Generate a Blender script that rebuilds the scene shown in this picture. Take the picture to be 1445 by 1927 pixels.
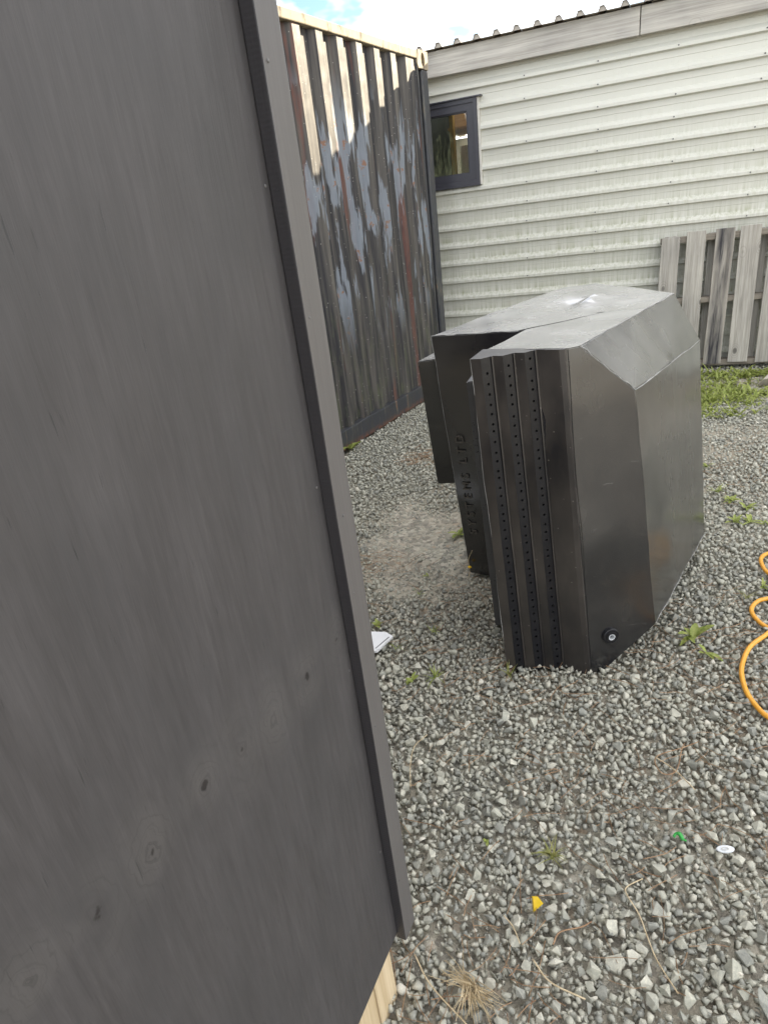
import bpy, bmesh, math, random
import numpy as np
from mathutils import Vector, Matrix, noise

R = math.radians
random.seed(7)
rng = np.random.default_rng(11)
scene = bpy.context.scene
for o in list(bpy.data.objects):
    bpy.data.objects.remove(o)

# ------------------------------------------------------------------ camera
cam_d = bpy.data.cameras.new('camera')
cam = bpy.data.objects.new('camera', cam_d)
scene.collection.objects.link(cam)
PITCH, ROLL = R(24.585), R(-7.27)
fw = Vector((0, math.cos(PITCH), -math.sin(PITCH)))
up = Vector((0, math.sin(PITCH), math.cos(PITCH)))
ri = Vector((1, 0, 0))
r2 = math.cos(ROLL) * ri + math.sin(ROLL) * up
u2 = -math.sin(ROLL) * ri + math.cos(ROLL) * up
cam.matrix_world = Matrix(((r2.x, u2.x, -fw.x, 0), (r2.y, u2.y, -fw.y, 0), (r2.z, u2.z, -fw.z, 1.45), (0, 0, 0, 1)))
cam_d.sensor_fit = 'VERTICAL'
cam_d.sensor_height = 36
cam_d.lens = 36 * 1180 / 1927
cam_d.clip_start = 0.05
cam_d.clip_end = 2000
scene.camera = cam

# ------------------------------------------------------------------ light
SUN_AZ, SUN_EL = R(58), R(21)          # azimuth clockwise from +Y
sd = Vector((math.sin(SUN_AZ) * math.cos(SUN_EL), math.cos(SUN_AZ) * math.cos(SUN_EL), math.sin(SUN_EL)))
sun_d = bpy.data.lights.new('sun', 'SUN')
sun_d.energy = 3.4
sun_d.angle = R(0.6)
sun_d.color = (1.0, 0.86, 0.64)
sun = bpy.data.objects.new('sun', sun_d)
scene.collection.objects.link(sun)
sun.rotation_euler = sd.to_track_quat('Z', 'Y').to_euler()

world = bpy.data.worlds.new('World')
scene.world = world
world.use_nodes = True
wt = world.node_tree
wt.nodes.clear()


def nd(nt, typ, ins=None, **at):
    n = nt.nodes.new(typ)
    for k, v in at.items():
        setattr(n, k, v)
    for k, v in (ins or {}).items():
        s = n.inputs[k]
        if isinstance(v, bpy.types.NodeSocket):
            nt.links.new(v, s)
        else:
            if isinstance(v, (tuple, list)) and len(v) == 3 and s.type == 'RGBA':
                v = (*v, 1)
            s.default_value = v
    return n


def math_(nt, op, a, b=0.0, clamp=False):
    return nd(nt, 'ShaderNodeMath', {0: a, 1: b}, operation=op, use_clamp=clamp).outputs[0]


def mix(nt, f, a, b, blend='MIX'):
    return nd(nt, 'ShaderNodeMix', {0: f, 6: a, 7: b}, data_type='RGBA', blend_type=blend).outputs[2]


def ramp(nt, f, stops, interp='LINEAR'):
    n = nd(nt, 'ShaderNodeValToRGB', {0: f})
    cr = n.color_ramp
    cr.interpolation = interp
    while len(cr.elements) < len(stops):
        cr.elements.new(0.5)
    for e, (p, c) in zip(cr.elements, stops):
        e.position = p
        e.color = (*c, 1) if isinstance(c, (tuple, list)) else (c, c, c, 1)
    return n.outputs[0]


def mapr(nt, v, a, b, c=0.0, d=1.0):
    return nd(nt, 'ShaderNodeMapRange', {0: v, 1: a, 2: b, 3: c, 4: d}, clamp=True).outputs[0]


def noise_(nt, vec, scale, detail=4, rough=0.55, dist=0.0):
    return nd(nt, 'ShaderNodeTexNoise', {'Vector': vec, 'Scale': scale, 'Detail': detail, 'Roughness': rough, 'Distortion': dist}).outputs[0]


def mapping(nt, vec, scale=(1, 1, 1), loc=(0, 0, 0), rot=(0, 0, 0)):
    return nd(nt, 'ShaderNodeMapping', {0: vec, 1: loc, 2: rot, 3: scale}).outputs[0]


sky = nd(wt, 'ShaderNodeTexSky', sky_type='NISHITA', sun_disc=False, sun_elevation=SUN_EL, sun_rotation=SUN_AZ,
         air_density=1.0, dust_density=0.4, ozone_density=1.0)
tc = nd(wt, 'ShaderNodeTexCoord')
cl = noise_(wt, mapping(wt, tc.outputs['Generated'], (1, 1, 2.2), (0.70, 0.60, 0.1)), 3.4, 5, 0.56)
cmask = ramp(wt, cl, [(0.415, 0.0), (0.55, 1.0)])
cshade = ramp(wt, noise_(wt, tc.outputs['Generated'], 4.5, 2), [(0.3, (6.45, 6.4, 6.45)), (0.7, (9.2, 9.05, 9.0))])
cloudy = mix(wt, cmask, mix(wt, 1.0, sky.outputs[0], (0.52, 0.55, 0.58), 'MULTIPLY'), cshade)
bg = nd(wt, 'ShaderNodeBackground', {0: cloudy, 1: 0.10})
wo = nd(wt, 'ShaderNodeOutputWorld', {0: bg.outputs[0]})

vs = scene.view_settings
vs.view_transform = 'Standard'
vs.look = 'None'
vs.gamma = 1.0
vs.exposure = 2.25
vs.use_curve_mapping = False
scene.render.engine = 'CYCLES'
scene.cycles.max_bounces = 6
scene.cycles.diffuse_bounces = 3
scene.cycles.glossy_bounces = 3
scene.cycles.transparent_max_bounces = 6

# ------------------------------------------------------------------ helpers
COL = scene.collection


def mk(name, verts, faces, smooth=False):
    me = bpy.data.meshes.new(name)
    me.from_pydata([tuple(v) for v in verts], [], faces)
    me.update()
    if smooth:
        me.polygons.foreach_set('use_smooth', [True] * len(me.polygons))
    return me


def obj(name, me, mat=None, parent=None, loc=(0, 0, 0), rot=(0, 0, 0)):
    if mat is not None and not me.materials:
        me.materials.append(mat)
    o = bpy.data.objects.new(name, me)
    COL.objects.link(o)
    o.parent = parent
    o.location = loc
    o.rotation_euler = rot
    return o


def tag(o, label=None, cat=None, group=None, kind=None):
    if label:
        o['label'] = label
    if cat:
        o['category'] = cat
    if group:
        o['group'] = group
    if kind:
        o['kind'] = kind
    return o


def thing(name, label, cat, loc=(0, 0, 0), rot=(0, 0, 0), group=None):
    o = bpy.data.objects.new(name, None)
    COL.objects.link(o)
    o.location = loc
    o.rotation_euler = rot
    o.empty_display_size = 0.1
    return tag(o, label, cat, group)


class MB:
    def __init__(s):
        s.v, s.f = [], []

    def box(s, x0, x1, y0, y1, z0, z1):
        b = len(s.v)
        s.v += [(x0, y0, z0), (x1, y0, z0), (x1, y1, z0), (x0, y1, z0), (x0, y0, z1), (x1, y0, z1), (x1, y1, z1), (x0, y1, z1)]
        s.f += [[b + i for i in q] for q in ((0, 3, 2, 1), (4, 5, 6, 7), (0, 1, 5, 4), (1, 2, 6, 5), (2, 3, 7, 6), (3, 0, 4, 7))]
        return s

    def quad(s, a, b, c, d):
        n = len(s.v)
        s.v += [a, b, c, d]
        s.f.append([n, n + 1, n + 2, n + 3])
        return s

    def tube(s, pts, rad, sides=8, cap=True):
        n0 = len(s.v)
        pts = [Vector(p) for p in pts]
        m = len(pts)
        prev = None
        for i, p in enumerate(pts):
            t = (pts[min(i + 1, m - 1)] - pts[max(i - 1, 0)]).normalized()
            a = prev if prev is not None else (Vector((0, 0, 1)) if abs(t.z) < .9 else Vector((1, 0, 0)))
            a = (a - t * a.dot(t)).normalized()
            prev = a
            b = t.cross(a)
            r = rad[i] if isinstance(rad, (list, tuple)) else rad
            for k in range(sides):
                q = 2 * math.pi * k / sides
                s.v.append(tuple(p + a * (r * math.cos(q)) + b * (r * math.sin(q))))
        for i in range(m - 1):
            for k in range(sides):
                k2 = (k + 1) % sides
                s.f.append([n0 + i * sides + k, n0 + i * sides + k2, n0 + (i + 1) * sides + k2, n0 + (i + 1) * sides + k])
        if cap:
            s.f.append([n0 + k for k in range(sides)][::-1])
            s.f.append([n0 + (m - 1) * sides + k for k in range(sides)])
        return s

    def mesh(s, name='mesh', smooth=False, bevel=0.0, seg=2):
        me = mk(name, s.v, s.f, smooth)
        if bevel:
            bm = bmesh.new()
            bm.from_mesh(me)
            bmesh.ops.bevel(bm, geom=bm.edges[:], offset=bevel, segments=seg, affect='EDGES', profile=0.5)
            bm.to_mesh(me)
            bm.free()
        return me


def rough_edges(me, amp, freq, seed=0.0, cuts=0.0):
    """long edges cut, then wobbled with noise, so that sawn timber is not ruler-straight"""
    bm = bmesh.new()
    bm.from_mesh(me)
    if cuts:
        for _ in range(6):
            es = [e for e in bm.edges if e.calc_length() > cuts]
            if not es:
                break
            bmesh.ops.subdivide_edges(bm, edges=es, cuts=1, use_grid_fill=True)
    bmesh.ops.triangulate(bm, faces=[f for f in bm.faces if len(f.verts) > 4])
    for v in bm.verts:
        v.co += noise.noise_vector(v.co * freq + Vector((seed, seed * 1.7, 3))) * amp
    bm.to_mesh(me)
    bm.free()
    return me


def spline(pts, n=8):
    out = []
    P = [Vector(p) for p in pts]
    P = [P[0] * 2 - P[1]] + P + [P[-1] * 2 - P[-2]]
    for i in range(1, len(P) - 2):
        for k in range(n):
            t = k / n
            a, b, c, d = P[i - 1], P[i], P[i + 1], P[i + 2]
            out.append(0.5 * ((2 * b) + (c - a) * t + (2 * a - 5 * b + 4 * c - d) * t * t + (3 * b - a - 3 * c + d) * t ** 3))
    out.append(P[-2])
    return out


# ------------------------------------------------------------------ materials
def newmat(name):
    m = bpy.data.materials.new(name)
    m.use_nodes = True
    nt = m.node_tree
    nt.nodes.clear()
    return m, nt


def finish(nt, color, rough=0.6, spec=0.5, bump=None, bstr=0.3, bdist=0.01, metal=0.0, normal=None, **ex):
    ins = {'Base Color': color, 'Roughness': rough, 'Specular IOR Level': spec, 'Metallic': metal}
    ins.update(ex)
    if bump is not None:
        ins['Normal'] = nd(nt, 'ShaderNodeBump', {'Height': bump, 'Strength': bstr, 'Distance': bdist}).outputs[0]
    p = nd(nt, 'ShaderNodeBsdfPrincipled', ins)
    nd(nt, 'ShaderNodeOutputMaterial', {0: p.outputs[0]})
    return p


def coords(nt, which='Object'):
    return nd(nt, 'ShaderNodeTexCoord').outputs[which]


def simple(name, color, rough=0.6, spec=0.5, nscale=30, namp=0.25, bstr=0.15, metal=0.0):
    m, nt = newmat(name)
    c = coords(nt)
    n = noise_(nt, c, nscale, 5)
    col = mix(nt, n, tuple(v * (1 - namp) for v in color), tuple(min(1, v * (1 + namp)) for v in color))
    finish(nt, col, rough, spec, n, bstr, 0.004, metal)
    return m


def rock_nodes(nt, val):
    """grey to beige crushed stone picked by a 0..1 value"""
    return ramp(nt, val, [(0.0, (0.22, 0.218, 0.19)), (0.26, (0.31, 0.305, 0.262)), (0.50, (0.44, 0.425, 0.345)),
                          (0.80, (0.55, 0.52, 0.43)), (0.94, (0.64, 0.60, 0.50)), (1.0, (0.44, 0.345, 0.25))])


def rock_mat(name, attr):
    m, nt = newmat(name)
    if attr:
        val = nd(nt, 'ShaderNodeAttribute', attribute_name='tone').outputs['Fac']
        c = nd(nt, 'ShaderNodeNewGeometry').outputs['Position']
    else:
        val = mapr(nt, nd(nt, 'ShaderNodeObjectInfo').outputs['Random'], 0, 1, .14, .74)
        c = nd(nt, 'ShaderNodeNewGeometry').outputs['Position']
    base = rock_nodes(nt, val)
    n1 = noise_(nt, c, 70, 3, 0.65)
    n2 = noise_(nt, c, 420, 2, 0.7)
    col = mix(nt, mapr(nt, n1, .35, .7), mix(nt, 1.0, base, (0.74, 0.76, 0.78), 'MULTIPLY'), base)
    col = mix(nt, mapr(nt, n2, .45, .75, 0, .5), col, mix(nt, 1.0, col, (1.5, 1.46, 1.35), 'MULTIPLY'))
    finish(nt, col, 0.82, 0.3, n1, 0.5, 0.004)
    return m


M = {}
M['gravel'] = rock_mat('gravel_rock', True)
M['stone'] = rock_mat('stone_rock', False)

m, nt = newmat('ground_soil')
c = nd(nt, 'ShaderNodeNewGeometry').outputs['Position']
vor = nd(nt, 'ShaderNodeTexVoronoi', {'Vector': c, 'Scale': 45.0}, feature='F1')
n1 = noise_(nt, c, 1.1, 5)
soil = mix(nt, noise_(nt, c, 90, 6), (0.19, 0.15, 0.105), (0.42, 0.355, 0.265))
grav = rock_nodes(nt, nd(nt, 'ShaderNodeSeparateColor', {0: vor.outputs['Color']}).outputs[0])
col = mix(nt, mapr(nt, n1, .35, .6, 0.15, 0.8), soil, grav)
finish(nt, col, 0.9, 0.25, math_(nt, 'SUBTRACT', noise_(nt, c, 160, 4), vor.outputs['Distance']), 0.7, 0.015)
M['soil'] = m


def wood_mat(name, lo, hi, axis=2, fine=1.0, dark=None, rough=0.8, wear=0.5):
    """sawn timber, grain along the given local axis"""
    m, nt = newmat(name)
    c = coords(nt)
    rnd = nd(nt, 'ShaderNodeObjectInfo').outputs['Random']
    off = nd(nt, 'ShaderNodeVectorMath', {0: c, 1: nd(nt, 'ShaderNodeCombineXYZ', {0: math_(nt, 'MULTIPLY', rnd, 7.3), 1: math_(nt, 'MULTIPLY', rnd, 3.1), 2: math_(nt, 'MULTIPLY', rnd, 9.7)}).outputs[0]}, operation='ADD').outputs[0]
    sc = [42 * fine] * 3
    sc[axis] = 1.6 * fine
    g = noise_(nt, mapping(nt, off, tuple(sc)), 1.0, 6, 0.62, 0.6)
    sc2 = [230 * fine] * 3
    sc2[axis] = 5 * fine
    g2 = noise_(nt, mapping(nt, off, tuple(sc2)), 1.0, 3, 0.6)
    big = noise_(nt, off, 3.5, 3)
    f = math_(nt, 'ADD', math_(nt, 'MULTIPLY', g, .65), math_(nt, 'MULTIPLY', g2, .35))
    col = mix(nt, mapr(nt, f, .34, .66), lo, hi)
    col = mix(nt, mapr(nt, big, .35, .7, 0, wear), col, mix(nt, 1.0, col, (0.62, 0.63, 0.66), 'MULTIPLY'))
    # knots
    ks = [3.2] * 3
    ks[axis] = 2.0
    kv = nd(nt, 'ShaderNodeTexVoronoi', {'Vector': mapping(nt, off, tuple(ks)), 'Scale': 1.6, 'Randomness': 1.0}, feature='F1').outputs['Distance']
    col = mix(nt, mapr(nt, kv, .05, .10, .85, 0), col, tuple(v * 0.35 for v in lo))
    ring = math_(nt, 'SINE', math_(nt, 'MULTIPLY', kv, 110))
    col = mix(nt, math_(nt, 'MULTIPLY', mapr(nt, kv, .08, .26, .45, 0), mapr(nt, ring, -.2, 1)), col, tuple(v * 0.55 for v in lo))
    if dark is not None:
        sep = nd(nt, 'ShaderNodeSeparateXYZ', {0: c})
        edge = mapr(nt, math_(nt, 'ABSOLUTE', math_(nt, 'ADD', sep.outputs[0], math_(nt, 'MULTIPLY', math_(nt, 'SUBTRACT', noise_(nt, mapping(nt, off, (30, 30, 3)), 1, 4), .5), .06))), .030, .064, 1, 0)
        blot = mapr(nt, math_(nt, 'ADD', noise_(nt, mapping(nt, off, (14, 14, 1.8)), 1, 5), math_(nt, 'MULTIPLY', g2, .35)), .44, .68)
        col = mix(nt, math_(nt, 'MULTIPLY', edge, blot), col, dark)
    finish(nt, col, rough, 0.3, f, 0.45, 0.004)
    return m


M['pallet'] = wood_mat('weathered_pallet_wood', (0.235, 0.216, 0.186), (0.54, 0.51, 0.445), 2)
M['pallet_dark'] = wood_mat('stained_pallet_wood', (0.235, 0.21, 0.176), (0.49, 0.455, 0.39), 2, dark=(0.035, 0.034, 0.038))
M['stringer'] = wood_mat('stringer_wood', (0.15, 0.13, 0.10), (0.33, 0.29, 0.235), 0)
M['fascia'] = wood_mat('weathered_fascia_wood', (0.28, 0.26, 0.23), (0.56, 0.535, 0.48), 0, 0.7)
M['bearer'] = wood_mat('pale_new_pine', (0.46, 0.34, 0.19), (0.70, 0.57, 0.38), 2, 0.6, rough=0.7, wear=0.15)
M['strip'] = wood_mat('pale_ply_edge', (0.48, 0.36, 0.21), (0.70, 0.57, 0.39), 0, 0.8, rough=0.7, wear=0.1)
M['stud'] = wood_mat('yellow_stud_pine', (0.42, 0.28, 0.11), (0.62, 0.45, 0.20), 2, 0.6, wear=0.1)
M['ply_in'] = wood_mat('interior_plywood', (0.26, 0.16, 0.08), (0.42, 0.27, 0.13), 0, 0.5, wear=0.1)

# black stained plywood with a row of knots (local X along the sheet, Z up)
m, nt = newmat('black_stained_plywood')
c = coords(nt)
sep = nd(nt, 'ShaderNodeSeparateXYZ', {0: c})
X, Z = sep.outputs[0], sep.outputs[2]
vk = nd(nt, 'ShaderNodeTexVoronoi', {'W': X, 'Scale': 13.0, 'Randomness': .8}, voronoi_dimensions='1D', feature='F1')
kc = nd(nt, 'ShaderNodeSeparateColor', {0: vk.outputs['Color']})
kdz = math_(nt, 'DIVIDE', math_(nt, 'SUBTRACT', Z, math_(nt, 'ADD', .915, math_(nt, 'MULTIPLY', kc.outputs[0], .035))), math_(nt, 'ADD', .022, math_(nt, 'MULTIPLY', kc.outputs[1], .018)))
kdx = math_(nt, 'MULTIPLY', vk.outputs['Distance'], 3.4)
kd_ = math_(nt, 'SQRT', math_(nt, 'ADD', math_(nt, 'MULTIPLY', kdx, kdx), math_(nt, 'MULTIPLY', kdz, kdz)))
kd_ = math_(nt, 'ADD', kd_, math_(nt, 'MULTIPLY', math_(nt, 'SUBTRACT', noise_(nt, c, 30, 3), .5), 1.5))
tot_w = math_(nt, 'MULTIPLY', mapr(nt, kd_, .4, 2.3, 1, 0), mapr(nt, noise_(nt, c, 15, 3), .34, .54))
rg_ = noise_(nt, mapping(nt, nd(nt, 'ShaderNodeCombineXYZ', {0: kd_}).outputs[0], (5, 5, 5)), 1, 3, .6)
tot_r = math_(nt, 'MULTIPLY', mapr(nt, rg_, .5, .7), tot_w)
tot_c = mapr(nt, math_(nt, 'ADD', kd_, math_(nt, 'MULTIPLY', math_(nt, 'SUBTRACT', noise_(nt, c, 110, 2), .5), .9)), -.02, .14, 1, 0)
# grain lines bend round the knots
gx = X
gv = nd(nt, 'ShaderNodeCombineXYZ', {0: gx, 1: sep.outputs[1], 2: Z}).outputs[0]
g1 = noise_(nt, mapping(nt, gv, (130, 130, 9.0)), 1, 4, .6)
g2 = noise_(nt, mapping(nt, gv, (620, 620, 30)), 1, 2, .6)
g3 = noise_(nt, mapping(nt, gv, (20, 20, 5)), 1, 3, .55)
cracks = mapr(nt, noise_(nt, mapping(nt, gv, (300, 300, 22), (3, 1, 2)), 1, 2, .5), .68, .76)
f = math_(nt, 'ADD', math_(nt, 'MULTIPLY', g1, .5), math_(nt, 'ADD', math_(nt, 'MULTIPLY', g2, .25), math_(nt, 'MULTIPLY', g3, .25)))
col = mix(nt, mapr(nt, f, .34, .66), (0.042, 0.0385, 0.039), (0.073, 0.068, 0.0685))
col = mix(nt, mapr(nt, noise_(nt, mapping(nt, c, (1, 1, .55)), 9.0, 4, .6), .42, .66, 0, .55), col, (0.044, 0.042, 0.043))
col = mix(nt, math_(nt, 'MULTIPLY', tot_w, .30), col, (0.115, 0.107, 0.10))
col = mix(nt, math_(nt, 'MULTIPLY', tot_r, .8), col, (0.028, 0.026, 0.026))
col = mix(nt, math_(nt, 'MULTIPLY', cracks, .55), col, (0.02, 0.02, 0.021))
col = mix(nt, math_(nt, 'MULTIPLY', tot_c, .9), col, (0.016, 0.013, 0.013))
hgt = math_(nt, 'SUBTRACT', math_(nt, 'MULTIPLY', g1, .8), math_(nt, 'MULTIPLY', cracks, .6))
finish(nt, col, mapr(nt, g3, .3, .7, .50, .62), 0.45, hgt, 0.4, 0.0025)
M['ply'] = m

m, nt = newmat('black_batten_shaded_side')
c = coords(nt)
g = noise_(nt, mapping(nt, c, (180, 180, 4)), 1, 5, .6)
saw = nd(nt, 'ShaderNodeTexWave', {'Vector': mapping(nt, c, (1, 1, 1), (0, 0, 0), (0, R(38), 0)), 'Scale': 75.0, 'Distortion': 2.0, 'Detail': 2.0}, wave_type='BANDS', bands_direction='Z').outputs['Fac']
col = mix(nt, g, (0.022, 0.020, 0.022), (0.036, 0.034, 0.036))  # rough-sawn sides, darkened in colour to stand in for shade
finish(nt, col, .5, .45, math_(nt, 'ADD', g, math_(nt, 'MULTIPLY', saw, .25)), .25, .002)
M['batten'] = m
m, nt = newmat('black_batten_lit_face')
c = coords(nt)
g = noise_(nt, mapping(nt, c, (150, 150, 3)), 1, 4, .6)
finish(nt, mix(nt, g, (0.085, 0.079, 0.076), (0.128, 0.120, 0.116)), .42, .5, g, .15, .002)  # same batten, front colour lightened as if catching more light
M['batten_face'] = m
M['nail'] = simple('grey_nail_head', (0.12, 0.115, 0.112), 0.45, .5, 200, .2, .1, .2)

# container paint (local X along the side, Z up)
m, nt = newmat('patched_container_paint')
c = coords(nt)
sep = nd(nt, 'ShaderNodeSeparateXYZ', {0: c})
Z = sep.outputs[2]
n1 = noise_(nt, c, 9, 6, .6)
base = mix(nt, n1, (0.014, 0.0135, 0.016), (0.034, 0.033, 0.036))
base = mix(nt, mapr(nt, noise_(nt, mapping(nt, c, (26, 26, 1.2)), 1, 5), .40, .68, 0, .85), base, (0.135, 0.122, 0.104))
red = math_(nt, 'MULTIPLY', mapr(nt, noise_(nt, mapping(nt, c, (11, 11, .9), (2.1, 0, .4)), 1, 4, .5), .60, .66), mapr(nt, noise_(nt, mapping(nt, c, (70, 70, 16)), 1, 3), .30, .55, .35, 1))
base = mix(nt, math_(nt, 'MULTIPLY', red, .6), base, (0.15, 0.05, 0.032))
pn = math_(nt, 'ADD', noise_(nt, mapping(nt, c, (11.0, 11.0, 1.7), (0, 0, .35)), 1, 3, .45), math_(nt, 'MULTIPLY', math_(nt, 'SUBTRACT', noise_(nt, mapping(nt, c, (55, 55, 7)), 1, 4), .5), .30))
zone = math_(nt, 'MULTIPLY', mapr(nt, Z, .62, 1.0), mapr(nt, Z, 2.05, 2.35, 1, 0))
prim = math_(nt, 'MULTIPLY', mapr(nt, pn, .565, .60), zone)
base = mix(nt, math_(nt, 'MULTIPLY', prim, .8), base, mix(nt, noise_(nt, mapping(nt, c, (60, 60, 6)), 1, 4), (0.14, 0.16, 0.19), (0.27, 0.30, 0.335)))
base = mix(nt, math_(nt, 'MULTIPLY', mapr(nt, noise_(nt, mapping(nt, c, (14, 14, 14)), 1, 4, .6), .60, .64), prim), base, (0.22, 0.12, 0.08))
alg = math_(nt, 'MULTIPLY', mapr(nt, Z, .2, 1.3, 1, 0), mapr(nt, noise_(nt, mapping(nt, c, (34, 34, 6)), 1, 6, .7), .50, .68, 0, .75))
base = mix(nt, alg, base, (0.10, 0.11, 0.06))
spk = mapr(nt, nd(nt, 'ShaderNodeTexVoronoi', {'Vector': c, 'Scale': 30.0}, feature='F1').outputs['Distance'], .07, .10, .7, 0)
base = mix(nt, spk, base, (0.42, 0.40, 0.36))
finish(nt, base, mapr(nt, n1, .3, .7, .52, .68), .35, n1, .12, .004)
M['cont'] = m

m, nt = newmat('container_rail_paint')
c = coords(nt)
n1 = noise_(nt, c, 12, 6, .62)
base = mix(nt, n1, (0.020, 0.023, 0.030), (0.060, 0.062, 0.068))
sep = nd(nt, 'ShaderNodeSeparateXYZ', {0: c})
streak = noise_(nt, mapping(nt, c, (22, 22, 3)), 1, 6, .65)
base = mix(nt, mapr(nt, streak, .56, .66, 0, .7), base, (0.16, 0.15, 0.11))
rustz = math_(nt, 'ADD', mapr(nt, sep.outputs[2], .0, .06, .9, 0), mapr(nt, streak, .63, .70, 0, .9))
base = mix(nt, math_(nt, 'MULTIPLY', rustz, mapr(nt, noise_(nt, c, 30, 5), .38, .55), True), base, (0.24, 0.085, 0.035))
grime = math_(nt, 'MULTIPLY', mapr(nt, sep.outputs[2], 2.52, 2.59, .25, .9), mapr(nt, noise_(nt, mapping(nt, c, (16, 16, 5)), 1, 5, .7), .45, .6))
base = mix(nt, grime, base, (0.07, 0.06, 0.045))
finish(nt, base, mapr(nt, n1, .3, .7, .32, .5), .5, n1, .2, .004)
M['rail'] = m
m, nt = newmat('cream_weathered_rail')
c = coords(nt)
st = noise_(nt, mapping(nt, c, (20, 20, 6)), 1, 5, .7)
base = mix(nt, noise_(nt, c, 9, 4), (0.26, 0.215, 0.145), (0.36, 0.31, 0.225))
base = mix(nt, mapr(nt, st, .52, .66), base, (0.06, 0.045, 0.03))
finish(nt, base, .7, .25, st, .2, .004)
M['rail_top'] = m

m, nt = newmat('cream_cladding_paint')
c = coords(nt)
sep = nd(nt, 'ShaderNodeSeparateXYZ', {0: c})
Z = sep.outputs[2]
n1 = noise_(nt, mapping(nt, c, (2, 2, 5)), 1.5, 5)
base = mix(nt, n1, (0.53, 0.525, 0.462), (0.605, 0.60, 0.535))
st = noise_(nt, mapping(nt, c, (48, 48, 2.2)), 1, 6, .7)
# grime collects just above each rib
ph = math_(nt, 'FRACT', math_(nt, 'DIVIDE', math_(nt, 'SUBTRACT', Z, .705), .15))
ledge = mapr(nt, math_(nt, 'ABSOLUTE', math_(nt, 'SUBTRACT', ph, .42)), .0, .34, 1, 0)
low = mapr(nt, math_(nt, 'ADD', Z, math_(nt, 'MULTIPLY', noise_(nt, c, 2.5, 3), .9)), 1.6, 2.5, 1, .06)
al = math_(nt, 'MULTIPLY', math_(nt, 'MULTIPLY', mapr(nt, st, .42, .66), low), math_(nt, 'ADD', math_(nt, 'MULTIPLY', ledge, .6), .32))
base = mix(nt, al, base, (0.29, 0.30, 0.18))
dirt = mapr(nt, noise_(nt, mapping(nt, c, (120, 120, 40)), 1, 3), .66, .72, 0, .3)
base = mix(nt, dirt, base, (0.30, 0.28, 0.22))
finish(nt, base, .42, .5, n1, .05, .01)
M['clad'] = m

m, nt = newmat('roof_sheet_metal')
c = coords(nt)
n1 = noise_(nt, c, 14, 5)
finish(nt, mix(nt, n1, (0.27, 0.24, 0.20), (0.42, 0.38, 0.33)), .45, .5, n1, .1, .005, metal=.3)
M['roof'] = m
M['trim'] = simple('white_window_trim', (0.55, 0.53, 0.48), .6, .4, 40, .25)
M['alu'] = simple('dark_grey_window_frame', (0.045, 0.045, 0.056), .38, .5, 60, .15, .05)
M['screw'] = simple('dark_cladding_screw', (0.10, 0.10, 0.10), .4, .5, 300, .3, .1, .7)
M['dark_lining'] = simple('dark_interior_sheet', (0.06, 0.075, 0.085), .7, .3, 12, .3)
M['lining'] = simple('interior_lining', (0.36, 0.30, 0.22), .8, .2, 10, .2)

m, nt = newmat('added_translucent_roof_sheet')  # unseen sheet added to let daylight onto the interior behind the window
tr = nd(nt, 'ShaderNodeBsdfTranslucent', {0: (0.72, 0.68, 0.60, 1)})
nd(nt, 'ShaderNodeOutputMaterial', {0: tr.outputs[0]})
M['added_skylight'] = m

m, nt = newmat('dirty_window_glass')
c = coords(nt)
sep = nd(nt, 'ShaderNodeSeparateXYZ', {0: c})
lw = nd(nt, 'ShaderNodeFresnel', {0: 1.5})
gl = nd(nt, 'ShaderNodeBsdfGlossy', {0: (1, 1, 1, 1), 'Roughness': .03})
trn = nd(nt, 'ShaderNodeBsdfTransparent', {0: (.86, .9, .87, 1)})
dif = nd(nt, 'ShaderNodeBsdfDiffuse', {0: mix(nt, noise_(nt, c, 40, 4), (.10, .12, .055), (.34, .36, .22))})
s1 = nd(nt, 'ShaderNodeMixShader', {0: math_(nt, 'ADD', lw.outputs[0], .06), 1: trn.outputs[0], 2: gl.outputs[0]})
dm = mapr(nt, math_(nt, 'ADD', noise_(nt, mapping(nt, c, (40, 40, 9)), 1, 7, .75), math_(nt, 'MULTIPLY', mapr(nt, sep.outputs[2], 1.74, 2.2, .10, -.10), 1.0)), .50, .74, .02, .6)
s2 = nd(nt, 'ShaderNodeMixShader', {0: dm, 1: s1.outputs[0], 2: dif.outputs[0]})
nd(nt, 'ShaderNodeOutputMaterial', {0: s2.outputs[0]})
M['glass'] = m

# black polyethylene of the tank
m, nt = newmat('black_polyethylene')
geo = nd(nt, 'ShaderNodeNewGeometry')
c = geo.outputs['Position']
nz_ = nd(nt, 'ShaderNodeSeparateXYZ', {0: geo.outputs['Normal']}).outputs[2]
wav = noise_(nt, c, 2.6, 2, .4)
scr = noise_(nt, mapping(nt, c, (6, 60, 90), (0, 0, 0), (.5, .3, .7)), 1, 3, .6)
dust = noise_(nt, mapping(nt, c, (1, 1, .6), (.4, .2, .1)), 3.4, 4, .6)
col = mix(nt, mapr(nt, dust, .38, .70), (0.008, 0.008, 0.010), (0.027, 0.0245, 0.023))
col = mix(nt, mapr(nt, scr, .68, .74, 0, .35), col, (0.12, 0.118, 0.112))
# dust plus a sky sheen painted as pale colour on upward faces
top_sheen = math_(nt, 'MULTIPLY', mapr(nt, nz_, .4, .95), mapr(nt, noise_(nt, c, 6, 3), .25, .7, .55, 1))
col = mix(nt, math_(nt, 'MULTIPLY', top_sheen, .8), col, (0.44, 0.435, 0.41))
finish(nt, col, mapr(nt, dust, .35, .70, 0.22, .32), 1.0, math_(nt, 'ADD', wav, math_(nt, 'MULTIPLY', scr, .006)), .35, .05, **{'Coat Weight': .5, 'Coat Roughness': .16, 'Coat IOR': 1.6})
M['tank'] = m

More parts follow.
